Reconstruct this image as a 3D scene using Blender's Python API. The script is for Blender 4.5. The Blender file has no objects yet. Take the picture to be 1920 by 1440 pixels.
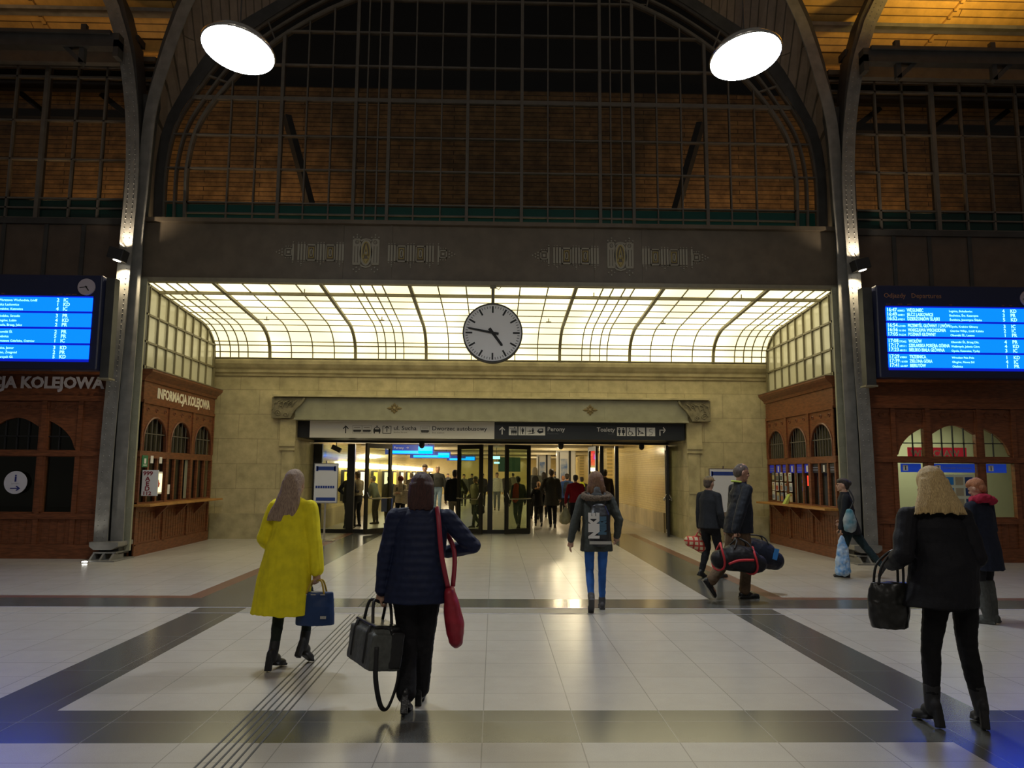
import bpy, bmesh, math, random
from mathutils import Vector, Matrix
random.seed(7)
PI = math.pi
sc = bpy.context.scene
COL = sc.collection
# ------------------------------------------------------------------ camera
CAMX, CAMH, FPX = 0.06, 1.64, 1400.0
_th, _ps, _ro = math.atan(168/1400), math.atan(32/1410), 0.0068
_f = Vector((math.sin(_ps)*math.cos(_th), math.cos(_ps)*math.cos(_th), math.sin(_th)))
_r = Vector((math.cos(_ps), -math.sin(_ps), 0)); _u = _r.cross(_f)
_R = _r*math.cos(_ro)+_u*math.sin(_ro); _U = _u*math.cos(_ro)-_r*math.sin(_ro)
cam = bpy.data.objects.new('camera', bpy.data.cameras.new('camera')); COL.objects.link(cam)
cam.data.sensor_width = 36; cam.data.lens = FPX/1920*36; cam.data.clip_end = 300
cam.matrix_world = Matrix(((_R.x,_U.x,-_f.x,CAMX),(_R.y,_U.y,-_f.y,0),(_R.z,_U.z,-_f.z,CAMH),(0,0,0,1)))
sc.camera = cam
def ray(x, y): return _f+_R*((x-960)/FPX)+_U*((720-y)/FPX)
def at(x, y, Y):                                   # the point at depth Y that the photo shows at (x, y)
    d = ray(x, y); return Vector((CAMX, 0, CAMH))+d*(Y/d.y)
def gr(x, y):                                      # the floor point there
    d = ray(x, y); return Vector((CAMX, 0, CAMH))+d*(-CAMH/d.z)
# ------------------------------------------------------------------ world, exposure
w = bpy.data.worlds.new('world'); sc.world = w; w.use_nodes = True
w.node_tree.nodes['Background'].inputs[0].default_value = (0.66, 0.60, 0.54, 1)
w.node_tree.nodes['Background'].inputs[1].default_value = 0.075
sc.view_settings.view_transform = 'Standard'; sc.view_settings.look = 'None'
sc.view_settings.exposure = 0.3; sc.view_settings.gamma = 1.0; sc.view_settings.use_curve_mapping = False
def light(kind, name, loc, power, color, size=None, target=None, sizey=None, spot=None, blend=.5):
    l = bpy.data.lights.new(name, kind); l.energy = power; l.color = color
    o = bpy.data.objects.new(name, l); COL.objects.link(o); o.location = loc
    if kind == 'AREA':
        l.size = size or 1
        if sizey: l.shape = 'RECTANGLE'; l.size_y = sizey
    elif size: l.shadow_soft_size = size
    if kind == 'SPOT': l.spot_size = spot; l.spot_blend = blend
    if target is not None:
        o.rotation_euler = (Vector(target)-Vector(loc)).to_track_quat('-Z', 'Y').to_euler()
    return o
# the two cold floodlights of the hall in view and two more of the same row behind the camera
LAMPS = [(-3.42, 9.5, 7.3), (3.42, 9.5, 7.35)]
for x, y, z in LAMPS: light('AREA', 'floodlight_beam', (x, y, z-.32), 105, (.88, .93, 1.0), .8, (x*.8, y-4, 0))
for x in (-3.4, 3.4): light('AREA', 'floodlight_beam', (x, -3, 9), 85, (1.0, .93, .84), 1.2, (x*.6, 3.5, 0))
# warm uplights on the beams that wash the timber ceiling
light('AREA', 'ceiling_uplight', (9.8, 12.6, 10.2), 210, (1.0, .68, .16), .5, (9.5, 11.5, 14))
light('AREA', 'ceiling_uplight', (-10.8, 12.6, 10.4), 75, (1.0, .62, .22), .5, (-10.5, 11.5, 14))
# lights added behind the big glazing to brighten the boards there
light('AREA', 'board_fill_light', (-9.5, 15.4, 6.8), 26, (1.0, .62, .28), .5, (-8.5, 17.2, 9))
light('AREA', 'board_fill_light', (9.5, 15.4, 6.8), 24, (1.0, .62, .28), .5, (8.5, 17.2, 9))
light('AREA', 'board_fill_light', (-4.9, 15.6, 6.8), 11, (1.0, .64, .34), .4, (-5.2, 17.2, 8.4))
light('AREA', 'board_fill_light', (5.0, 15.6, 6.8), 11, (1.0, .64, .34), .4, (5.3, 17.2, 8.2))
# passage behind the doors
for y in (23.9, 30, 36.8, 45.2):
    for x in (-2.6, 2.6): light('POINT', 'passage_lamp_light', (x, y, 2.62), 62 if y < 40 else 90, (1.0, .84, .52), .08)
light('AREA', 'passage_downlight', (0, 56, 3.0), 120, (1.0, .86, .58), 6.5, (0, 56, 0), .5)
light('AREA', 'passage_downlight', (5.2, 23.6, 2.9), 45, (1.0, .80, .42), .7, (6.4, 23.6, .8))
light('AREA', 'passage_downlight', (-5.2, 23.4, 2.9), 35, (1.0, .80, .42), .7, (-6.3, 23.6, .8))
# ------------------------------------------------------------------ mesh builder and tags
class MB:
    def __init__(s): s.v, s.f, s.m = [], [], []
    def add(s, vs, fs, m=0):
        n = len(s.v); s.v += [tuple(v) for v in vs]; s.f += [tuple(i+n for i in f) for f in fs]; s.m += [m]*len(fs); return s
    def box(s, x0, x1, y0, y1, z0, z1, m=0, M=None):
        vs = [Vector((x, y, z)) for x in (x0, x1) for y in (y0, y1) for z in (z0, z1)]
        if M: vs = [M@v for v in vs]
        return s.add(vs, [(0,1,3,2),(4,6,7,5),(0,4,5,1),(2,3,7,6),(0,2,6,4),(1,5,7,3)], m)
    def prism(s, poly, a, b, m=0, ax='y', M=None): # poly in the plane across axis ax
        def P(p, t): return {'y': (p[0], t, p[1]), 'x': (t, p[0], p[1]), 'z': (p[0], p[1], t)}[ax]
        n = len(poly); vs = [P(p, a) for p in poly]+[P(p, b) for p in poly]
        if M: vs = [M@Vector(v) for v in vs]
        return s.add(vs, [tuple(range(n)), tuple(range(2*n-1, n-1, -1))]+[(i, i+n, (i+1) % n+n, (i+1) % n) for i in range(n)], m)
    def ribbon(s, pts, hw, y0, y1, m=0, hw2=None): # band of half width hw along a path in the x-z plane
        n = len(pts); L = []
        for i, p in enumerate(pts):
            a = Vector(pts[max(i-1, 0)]); b = Vector(pts[min(i+1, n-1)]); t = (b-a).normalized(); k = Vector((-t.y, t.x))
            h1 = hw[i] if isinstance(hw, (list, tuple)) else hw; h2 = h1 if hw2 is None else (hw2[i] if isinstance(hw2, (list, tuple)) else hw2)
            q1 = Vector(p)+k*h1; q2 = Vector(p)-k*h2
            L += [(q1.x, y0, q1.y), (q2.x, y0, q2.y), (q2.x, y1, q2.y), (q1.x, y1, q1.y)]
        F = [(0,1,2,3), tuple(4*n-4+j for j in (3,2,1,0))]
        for i in range(n-1):
            for j in range(4): F.append((4*i+j, 4*i+4+j, 4*i+4+(j+1) % 4, 4*i+(j+1) % 4))
        return s.add(L, F, m)
    def tube(s, pts, r, n=8, m=0, flat=1.0):
        pts = [Vector(p) for p in pts]; L = []; up = None
        for i, p in enumerate(pts):
            t = (pts[min(i+1, len(pts)-1)]-pts[max(i-1, 0)]).normalized()
            if up is None: up = Vector((0,0,1)) if abs(t.z) < .9 else Vector((0,1,0))
            a = t.cross(up).normalized(); b = a.cross(t); up = b
            rr = r[i] if isinstance(r, (list, tuple)) else r
            L += [p+a*math.cos(2*PI*k/n)*rr+b*math.sin(2*PI*k/n)*rr*flat for k in range(n)]
        F = [tuple(range(n-1, -1, -1)), tuple(len(L)-n+k for k in range(n))]
        for i in range(len(pts)-1):
            for k in range(n): F.append((i*n+k, i*n+(k+1) % n, (i+1)*n+(k+1) % n, (i+1)*n+k))
        return s.add(L, F, m)
    def lathe(s, c, prof, n=24, m=0, M=None):      # prof (r, z) turned about z through c
        L = []
        for r, z in prof:
            for k in range(n):
                v = Vector((r*math.cos(2*PI*k/n), r*math.sin(2*PI*k/n), z)); L.append((M@v if M else v)+Vector(c))
        F = [tuple(range(n-1, -1, -1)), tuple(len(L)-n+k for k in range(n))]
        for i in range(len(prof)-1):
            for k in range(n): F.append((i*n+k, i*n+(k+1) % n, (i+1)*n+(k+1) % n, (i+1)*n+k))
        return s.add(L, F, m)
    def disk(s, c, r, y0, y1, n=32, m=0, sx=1, sz=1):  # disc facing along y
        return s.prism([(c[0]+r*sx*math.cos(2*PI*k/n), c[1]+r*sz*math.sin(2*PI*k/n)) for k in range(n)], y0, y1, m)
    def text(s, t, size, M, m=0, ext=.002, align='LEFT', w=1.0, bold=0):
        cu = bpy.data.curves.new('t', 'FONT'); cu.body = t; cu.size = size; cu.extrude = ext; cu.align_x = align; cu.resolution_u = 2; cu.offset = bold
        o = bpy.data.objects.new('t', cu); me = o.to_mesh()
        vs = [M@Vector((v.co.x*w, v.co.y, v.co.z)) for v in me.vertices]; fs = [tuple(p.vertices) for p in me.polygons]
        s.add(vs, fs, m); o.to_mesh_clear(); bpy.data.objects.remove(o); bpy.data.curves.remove(cu); return s
    def build(s, name, mats, parent=None, smooth=False, bevel=0):
        me = bpy.data.meshes.new(name); me.from_pydata(s.v, [], s.f)
        for mt in (mats if isinstance(mats, (list, tuple)) else [mats]): me.materials.append(mt)
        me.polygons.foreach_set('material_index', s.m)
        bm = bmesh.new(); bm.from_mesh(me); bmesh.ops.recalc_face_normals(bm, faces=bm.faces); bm.to_mesh(me); bm.free()
        if smooth: me.shade_smooth()
        o = bpy.data.objects.new(name, me); COL.objects.link(o)
        if parent is not None:
            o.parent = parent; o.matrix_parent_inverse = Matrix.LocRotScale(parent.location, parent.rotation_euler, parent.scale).inverted()
        if bevel:
            b = o.modifiers.new('bevel', 'BEVEL'); b.width = bevel; b.segments = 2; b.limit_method = 'ANGLE'
        return o
def tag(o, label, cat, group=None, kind=None):
    if label: o['label'] = label
    if cat: o['category'] = cat
    if group: o['group'] = group
    if kind: o['kind'] = kind
    return o
def thing(name, label, cat, loc=(0,0,0), rz=0, group=None):
    o = bpy.data.objects.new(name, None); COL.objects.link(o); o.location = loc; o.rotation_euler = (0,0,rz); o.empty_display_size = .1
    return tag(o, label, cat, group)
def struct(o): o['kind'] = 'structure'; return o
def facing(x, y, z, rz=0):                          # text matrix: upright text read from -y, then turned by rz
    return Matrix.Translation((x, y, z))@Matrix.Rotation(rz, 4, 'Z')@Matrix.Rotation(PI/2, 4, 'X')
# ------------------------------------------------------------------ materials
def mat(name, col, rough=.5, metal=0, noise=0, nscale=20, bump=0, bscale=40, emit=None, es=0, spec=.5, col2=None, trans=0, stretch=None, sheen=0):
    m = bpy.data.materials.new(name); m.use_nodes = True; nt = m.node_tree; N = nt.nodes; Lk = nt.links; b = N['Principled BSDF']
    b.inputs['Base Color'].default_value = (*col, 1); b.inputs['Roughness'].default_value = rough; b.inputs['Metallic'].default_value = metal
    b.inputs['Specular IOR Level'].default_value = spec
    if trans: b.inputs['Transmission Weight'].default_value = trans
    if sheen: b.inputs['Sheen Weight'].default_value = sheen
    if emit: b.inputs['Emission Color'].default_value = (*emit, 1); b.inputs['Emission Strength'].default_value = es
    tc = N.new('ShaderNodeTexCoord'); mp = N.new('ShaderNodeMapping'); Lk.new(tc.outputs['Object'], mp.inputs[0])
    if stretch: mp.inputs['Scale'].default_value = stretch
    if noise or col2:
        n = N.new('ShaderNodeTexNoise'); n.inputs['Scale'].default_value = nscale; n.inputs['Detail'].default_value = 5; Lk.new(mp.outputs[0], n.inputs[0])
        mx = N.new('ShaderNodeMix'); mx.data_type = 'RGBA'
        c2 = col2 or tuple(c*(1-noise) for c in col)
        mx.inputs['A'].default_value = (*(min(1, c*(1+noise*.5)) for c in col), 1); mx.inputs['B'].default_value = (*c2, 1)
        cr = N.new('ShaderNodeMapRange'); cr.inputs[1].default_value = .35; cr.inputs[2].default_value = .65
        Lk.new(n.outputs[0], cr.inputs[0]); Lk.new(cr.outputs[0], mx.inputs['Factor']); Lk.new(mx.outputs['Result'], b.inputs['Base Color'])
    if bump:
        n2 = N.new('ShaderNodeTexNoise'); n2.inputs['Scale'].default_value = bscale; n2.inputs['Detail'].default_value = 4; Lk.new(mp.outputs[0], n2.inputs[0])
        bp = N.new('ShaderNodeBump'); bp.inputs['Strength'].default_value = bump; bp.inputs['Distance'].default_value = .01
        Lk.new(n2.outputs[0], bp.inputs['Height']); Lk.new(bp.outputs[0], b.inputs['Normal'])
    return m
def brickmat(name, c1, c2, mortar, w, h, rough=.5, msize=.01, axes='xz', offset=.5, speck=0, off=(0,0), bump=.0, spec=.5, noisec=.15, wear=0):
    m = bpy.data.materials.new(name); m.use_nodes = True; nt = m.node_tree; N = nt.nodes; Lk = nt.links; b = N['Principled BSDF']
    b.inputs['Roughness'].default_value = rough; b.inputs['Specular IOR Level'].default_value = spec
    tc = N.new('ShaderNodeTexCoord'); sp = N.new('ShaderNodeSeparateXYZ'); cb = N.new('ShaderNodeCombineXYZ')
    Lk.new(tc.outputs['Object'], sp.inputs[0]); ix = {'x': 0, 'y': 1, 'z': 2}
    for k in (0, 1):
        a = N.new('ShaderNodeMath'); a.operation = 'ADD'; a.inputs[1].default_value = off[k]+60*(w if k == 0 else h)
        Lk.new(sp.outputs[ix[axes[k]]], a.inputs[0]); Lk.new(a.outputs[0], cb.inputs[k])
    br = N.new('ShaderNodeTexBrick'); br.offset = offset; br.inputs['Scale'].default_value = 1; br.inputs['Brick Width'].default_value = w; br.inputs['Row Height'].default_value = h
    br.inputs['Mortar Size'].default_value = msize; br.inputs['Mortar Smooth'].default_value = .2; br.inputs['Bias'].default_value = 0
    for k, c in (('Color1', c1), ('Color2', c2), ('Mortar', mortar)): br.inputs[k].default_value = (*c, 1)
    Lk.new(cb.outputs[0], br.inputs['Vector'])
    n = N.new('ShaderNodeTexNoise'); n.inputs['Scale'].default_value = 3.5; n.inputs['Detail'].default_value = 8; n.inputs['Roughness'].default_value = .65; Lk.new(tc.outputs['Object'], n.inputs[0])
    mr = N.new('ShaderNodeMapRange'); mr.inputs[1].default_value = .3; mr.inputs[2].default_value = .7; mr.inputs[3].default_value = 1-noisec; mr.inputs[4].default_value = 1+noisec; Lk.new(n.outputs[0], mr.inputs[0])
    mu = N.new('ShaderNodeVectorMath'); mu.operation = 'SCALE'; Lk.new(br.outputs['Color'], mu.inputs[0]); Lk.new(mr.outputs[0], mu.inputs['Scale'])
    out = mu.outputs[0]
    if speck:
        n2 = N.new('ShaderNodeTexNoise'); n2.inputs['Scale'].default_value = 160; n2.inputs['Detail'].default_value = 3; Lk.new(tc.outputs['Object'], n2.inputs[0])
        m2 = N.new('ShaderNodeMapRange'); m2.inputs[1].default_value = .3; m2.inputs[2].default_value = .7; m2.inputs[3].default_value = 1-speck; m2.inputs[4].default_value = 1+speck; Lk.new(n2.outputs[0], m2.inputs[0])
        v2 = N.new('ShaderNodeVectorMath'); v2.operation = 'SCALE'; Lk.new(out, v2.inputs[0]); Lk.new(m2.outputs[0], v2.inputs['Scale']); out = v2.outputs[0]
    Lk.new(out, b.inputs['Base Color'])
    if wear:
        n3 = N.new('ShaderNodeTexNoise'); n3.inputs['Scale'].default_value = 1.3; n3.inputs['Detail'].default_value = 4; Lk.new(tc.outputs['Object'], n3.inputs[0])
        m3 = N.new('ShaderNodeMapRange'); m3.inputs[3].default_value = rough-wear; m3.inputs[4].default_value = rough+wear; Lk.new(n3.outputs[0], m3.inputs[0]); Lk.new(m3.outputs[0], b.inputs['Roughness'])
    if bump:
        bp = N.new('ShaderNodeBump'); bp.inputs['Strength'].default_value = bump; bp.inputs['Distance'].default_value = .01; bp.invert = True
        Lk.new(br.outputs['Fac'], bp.inputs['Height']); Lk.new(bp.outputs[0], b.inputs['Normal'])
    return m
M = {}
M['tile'] = brickmat('pale_terrazzo', (.45,.425,.39), (.43,.405,.37), (.27,.255,.235), .61, .45, .27, .004, 'xy', 0, .07, (.61-.0,0), noisec=.05)
M['tile_grey'] = brickmat('grey_terrazzo', (.10,.102,.096), (.09,.092,.087), (.21,.205,.195), .61, 1.3, .2, .004, 'xy', 0, .12, noisec=.06, spec=1.0)
M['tile_red'] = brickmat('red_brown_terrazzo', (.19,.095,.07), (.17,.088,.066), (.10,.06,.05), .61, .61, .28, .004, 'xy', 0, .25, noisec=.08)
M['tactile'] = mat('dark_tactile_groove', (.045,.045,.042), .5)
M['stone'] = brickmat('yellow_sandstone', (.50,.425,.245), (.44,.38,.215), (.28,.235,.135), .98, .62, .8, .006, 'xz', .5, .10, (0,.02), .25, noisec=.22)
M['stone_plain'] = mat('carved_sandstone', (.46,.395,.225), .8, 0, .25, 3, .3, 25)
M['wall_tile'] = brickmat('glazed_cream_tile', (.76,.60,.27), (.72,.56,.24), (.50,.40,.18), .2, .075, .12, .004, 'yz', .5, 0, bump=.5, noisec=.06)
M['wall_tile_x'] = brickmat('glazed_cream_tile_cross', (.76,.60,.27), (.72,.56,.24), (.50,.40,.18), .2, .075, .12, .004, 'xz', .5, 0, bump=.5, noisec=.06)
M['redwood'] = mat('red_stained_oak', (.185,.062,.024), .38, 0, .35, 3, .12, 18, stretch=(2,2,12), spec=.4)
M['shelfwood'] = mat('varnished_pine_shelf', (.42,.20,.05), .35, 0, .2, 4, stretch=(6,1,6))
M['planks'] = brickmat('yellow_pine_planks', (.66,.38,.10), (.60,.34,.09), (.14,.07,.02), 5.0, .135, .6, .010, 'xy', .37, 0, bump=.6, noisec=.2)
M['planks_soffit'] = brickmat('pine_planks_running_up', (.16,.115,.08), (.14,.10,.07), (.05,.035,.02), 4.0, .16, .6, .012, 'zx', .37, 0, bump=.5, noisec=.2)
M['planks_reflection'] = brickmat('rough_sawn_boards', (.42,.25,.10), (.27,.16,.07), (.09,.055,.025), 2.3, .11, .75, .010, 'xz', .43, 0, bump=.5, noisec=.5)
M['steel'] = mat('grey_painted_steel', (.20,.19,.17), .42, .0, .2, 5, .08, 60)
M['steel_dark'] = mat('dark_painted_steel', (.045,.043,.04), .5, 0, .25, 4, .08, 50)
M['mullion'] = mat('grey_brown_window_iron', (.12,.105,.085), .5, 0, .15, 6)
M['lintel'] = mat('brown_plate_steel', (.125,.095,.062), .55, 0, .15, 4, .05, 40)
M['lintel_trim'] = mat('tan_steel_edge', (.22,.19,.125), .5, 0, .1, 8)
M['stencil'] = mat('pale_stencil_paint', (.30,.27,.20), .6)
M['stencil_gold'] = mat('gold_stencil_paint', (.34,.25,.06), .5)
M['panelbrown'] = mat('brown_wall_panel', (.10,.07,.05), .6, 0, .15, 4)
M['vaultbar'] = mat('olive_iron_glazing_bar', (.20,.175,.10), .5, 0, .1, 8)
M['beam'] = mat('olive_grey_painted_beam', (.30,.29,.20), .5, 0, .12, 4, .06, 30)
M['black'] = mat('black_door_frame', (.012,.012,.011), .35, 0)
M['blackmatte'] = mat('black_matte', (.012,.012,.013), .6)
M['chrome'] = mat('brushed_steel', (.62,.60,.55), .25, 1)
M['white'] = mat('white_enamel', (.78,.77,.75), .4)
M['ink'] = mat('black_ink', (.012,.012,.012), .6)
M['rosette'] = mat('bronze_gilt_rosette', (.30,.24,.13), .4, .3)
M['dado'] = mat('pale_stone_dado', (.52,.43,.25), .5, 0, .25, 2, stretch=(1,1,.5))
M['ceil_cream'] = mat('cream_passage_ceiling', (.35,.30,.18), .6, 0, .3, 2)
M['cream_steel'] = mat('cream_painted_steel', (.60,.52,.34), .4, 0, .1, 4)
M['showyellow'] = mat('lit_yellow_panel', (.8,.6,.1), .4, emit=(1,.68,.10), es=1.1)
M['showwhite'] = mat('lit_white_panel', (.8,.8,.6), .4, emit=(1,.9,.62), es=1.0)
M['screen_bright'] = mat('lit_azure_screen', (0,.2,.9), .4, emit=(.0,.38,1), es=1.5)
M['blue_poster'] = mat('pale_blue_poster', (.55,.58,.62), .4, col2=(.1,.2,.5), nscale=3)
M['poster_white'] = mat('bluish_white_sheet', (.60,.62,.72), .4)
M['poster_blue'] = mat('blue_print', (.02,.05,.27), .4)
def glassmat(name, tint=(1,1,1), mixf=.08, rough=0):
    m = bpy.data.materials.new(name); m.use_nodes = True; nt = m.node_tree; N = nt.nodes; Lk = nt.links; N.remove(N['Principled BSDF'])
    t = N.new('ShaderNodeBsdfTransparent'); t.inputs[0].default_value = (*tint, 1); g = N.new('ShaderNodeBsdfGlossy'); g.inputs['Roughness'].default_value = rough
    lw = N.new('ShaderNodeLayerWeight'); fr = N.new('ShaderNodeMath'); fr.operation = 'POWER'; fr.inputs[1].default_value = 5; Lk.new(lw.outputs['Facing'], fr.inputs[0]); ad = N.new('ShaderNodeMath'); ad.operation = 'ADD'; ad.inputs[1].default_value = mixf; Lk.new(fr.outputs[0], ad.inputs[0])
    mx = N.new('ShaderNodeMixShader'); Lk.new(ad.outputs[0], mx.inputs[0]); Lk.new(t.outputs[0], mx.inputs[1]); Lk.new(g.outputs[0], mx.inputs[2]); Lk.new(mx.outputs[0], N['Material Output'].inputs[0]); return m
M['glass'] = glassmat('clear_pane', (.86,.90,.80), .03)
M['glass_dark'] = glassmat('old_window_pane', (.62,.62,.60), .03, .08)
M['glass_green'] = mat('dark_green_lower_pane', (.02,.20,.17), .2)
def vaultmat(name, c, s, var):
    m = mat(name, (.8,.78,.65), .5); nt = m.node_tree; N = nt.nodes; Lk = nt.links; b = N['Principled BSDF']
    tc = N.new('ShaderNodeTexCoord'); n = N.new('ShaderNodeTexNoise'); n.inputs['Scale'].default_value = .55; n.inputs['Detail'].default_value = 1; Lk.new(tc.outputs['Object'], n.inputs[0])
    mr = N.new('ShaderNodeMapRange'); mr.inputs[1].default_value = .4; mr.inputs[2].default_value = .62; mr.inputs[3].default_value = s*(1-var); mr.inputs[4].default_value = s*(1+var); Lk.new(n.outputs[0], mr.inputs[0])
    b.inputs['Emission Color'].default_value = (*c, 1); Lk.new(mr.outputs[0], b.inputs['Emission Strength']); return m
M['vaultglass'] = vaultmat('backlit_milk_glass', (1.0,.89,.53), 1.45, .25)
M['sideglass'] = mat('milk_glass_unlit', (.62,.60,.45), .18, spec=.6)
M['flood'] = mat('lit_floodlight_lens', (1,1,1), .5, emit=(.86,.97,1.0), es=30)
M['warmlamp'] = mat('lit_lamp_lens', (1,1,1), .5, emit=(1,.93,.75), es=12)
M['striplamp'] = mat('lit_strip_lamp', (1,1,1), .5, emit=(1,.93,.74), es=6)
M['screen'] = mat('lit_blue_screen', (.01,.02,.1), .3, emit=(.0,.06,1.0), es=3.9)
M['screen_dark'] = mat('screen_gap', (.01,.01,.06), .3, emit=(.0,.01,.5), es=.8)
M['screen_text'] = mat('lit_white_text', (.1,.1,.1), .3, emit=(.35,1.0,1.0), es=1.6)
M['casing'] = mat('dark_blue_casing', (.012,.016,.05), .35)
M['orange_text'] = mat('dull_orange_lettering', (.30,.14,.07), .5)
M['cream_text'] = mat('cream_lettering', (.80,.74,.58), .5)
M['grey_text'] = mat('grey_lettering', (.50,.48,.54), .5)
M['signgrey'] = mat('light_grey_sign', (.66,.63,.57), .4)
M['signdark'] = mat('dark_navy_sign', (.018,.022,.028), .4)
M['signwhite'] = mat('white_sign_symbol', (.80,.79,.76), .4)
M['blue_sign'] = mat('blue_sign_face', (.02,.06,.35), .4, emit=(.01,.05,.45), es=.3)
M['red'] = mat('red_plastic', (.55,.03,.02), .4)
# ------------------------------------------------------------------ floor
def floor():
    xs = [-30, -7.2, -3.97, -3.75, -3.5, -2.93, 2.93, 3.5, 3.75, 3.97, 7.2, 30]; ys = [-6, 4.81, 5.44, 9.43, 10.1, 10.29, 21.0, 62]
    mb = MB()
    for i in range(len(xs)-1):
        for j in range(len(ys)-1):
            x, y = abs((xs[i]+xs[i+1])/2), (ys[j]+ys[j+1])/2; m = 0
            if 4.81 < y < 5.44 or 9.43 < y < 10.1: m = 1
            elif y < 9.43: m = 1 if 2.93 < x < 3.5 else 0
            elif y < 10.29: m = 2 if x > 3.75 else (1 if x > 2.93 else 0)
            elif y < 21: m = 1 if 2.93 < x < 3.75 else (2 if 3.75 < x < 3.97 else 0)
            mb.add([(xs[i], ys[j], 0), (xs[i+1], ys[j], 0), (xs[i+1], ys[j+1], 0), (xs[i], ys[j+1], 0)], [(0,1,2,3)], m)
    struct(mb.build('floor', [M['tile'], M['tile_grey'], M['tile_red']]))
    t = MB()
    for k in range(6): t.box(-1.60+.05*k, -1.588+.05*k, -2, 8.98, 0, .0025); t.box(-1.60+.05*k, -1.592+.05*k, 9.45, 14, 0, .002)
    struct(t.build('trim_1', M['tactile']))
    t = MB(); t.box(-14, 14, 9.405, 9.43, 0, .003); t.box(-14, 14, 9.05, 9.06, 0, .002); t.box(-2.93, 2.93, 9.09, 9.40, 0, .0015, 1)
    struct(t.build('trim_2', [M['grey_text'], M['tile_grey2']]))
M['tile_grey2'] = mat('mid_grey_threshold_strip', (.27,.26,.235), .35, 0, .1, 30)
floor()
# ------------------------------------------------------------------ recess: stone wall, cornice, beam
W0, WY = 7.05, 18.9
mb = MB()
mb.box(-W0-.1, -4.95, WY, WY+2.6, 0, 4.05); mb.box(4.95, W0+.1, WY, WY+2.6, 0, 4.05); mb.box(-4.95, 4.95, WY, WY+2.3, 3.52, 4.05)
mb.box(-5.5, 5.5, WY-.24, WY, 3.515, 3.56, 1)  # ledge added to cast a shadow line along the top of the beam
for s in (-1, 1):                                   # plinth, pier capitals and panel
    a, b = sorted((s*4.95, s*6.95)); mb.box(a, b, WY-.06, WY, 0, .62, 1)
    a, b = sorted((s*4.93, s*5.32)); mb.box(a, b, WY-.10, WY, 2.28, 2.40, 1); mb.box(a, b, WY-.07, WY, 2.18, 2.28, 1)
    mb.box(a, b, WY-.05, WY, 2.40, 2.96, 1); a, b = sorted((s*4.97, s*5.25)); mb.box(a, b, WY-.035, WY, .62, 2.18, 1); mb.box(a, b, WY-.055, WY-.035, 1.16, 1.20, 1)
struct(mb.build('wall_back', [M['stone'], M['stone_plain']]))
mb = MB(); prof = [(WY, 4.05), (WY-.05, 4.05), (WY-.06, 4.10), (WY-.12, 4.13), (WY-.13, 4.20), (WY-.2, 4.25), (WY-.27, 4.33), (WY-.29, 4.40), (WY-.29, 4.46), (WY, 4.46)]
mb.prism(prof, -W0, W0, 0, 'x'); struct(mb.build('trim_3', M['stone_plain']))
M['console'] = mat('grey_brown_carved_stone', (.20,.175,.11), .85, 0, .35, 6, .4, 25)
t = thing('riveted_iron_beam', 'long olive-grey riveted beam with two flower rosettes spanning above the doors', 'beam', (0, WY, 2.96))
mb = MB(); mb.box(-4.95, 4.95, WY-.10, WY+.2, 2.99, 3.50); mb.box(-4.95, 4.95, WY-.2, WY+.2, 2.94, 2.99)
def rivet(mb, x, y, z, r=.014, m=0, h=.012):
    mb.add([(x+r*math.cos(a), y, z+r*math.sin(a)) for a in (0, PI/3, 2*PI/3, PI, 4*PI/3, 5*PI/3)]+[(x, y-h, z)], [(i, (i+1) % 6, 6) for i in range(6)], m)
for x in (-3.0, -2.9, -2.05, -1.95, 2.05, 1.95, 2.9, 3.0):
    for k in range(9): rivet(mb, x, WY-.10, 3.03+.054*k)
for x in (-.95, .95, 0, -4.2, 4.2):
    for k in range(5): rivet(mb, x, WY-.10, 3.06+.09*k, .01)
for k in range(120): rivet(mb, -4.9+k*.0823, WY-.2, 2.965, .008)
for x in (-2.95, -2.0, 2.0, 2.95): mb.box(x-.11, x+.11, WY-.106, WY-.10, 2.99, 3.5)
mb.build('girder', M['beam'], t)
for s in (-1, 1):
    r = MB(); cx, cz = s*2.47, 3.25
    for k in range(8):
        a = k*PI/4; L = .20 if k % 4 == 0 else (.15 if k % 4 == 2 else .12); wd = .045
        d = Vector((math.cos(a), math.sin(a))); n = Vector((-d.y, d.x)); c = Vector((cx, cz))
        P = [c, c+d*L*.6+n*wd, c+d*L, c+d*L*.6-n*wd]; r.add([(p.x, WY-.10, p.y) for p in P]+[((c+d*L*.6).x, WY-.15, (c+d*L*.6).y)], [(0,1,4),(1,2,4),(2,3,4),(3,0,4)])
    r.lathe((cx, WY-.10, cz), [(.05, 0), (.045, .03), (.02, .055), (.001, .058)], 12, 0, Matrix.Rotation(PI/2, 4, 'X'))
    r.build('rosette', M['rosette'] if 'rosette' in M else M['stencil_gold'], t)
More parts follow.
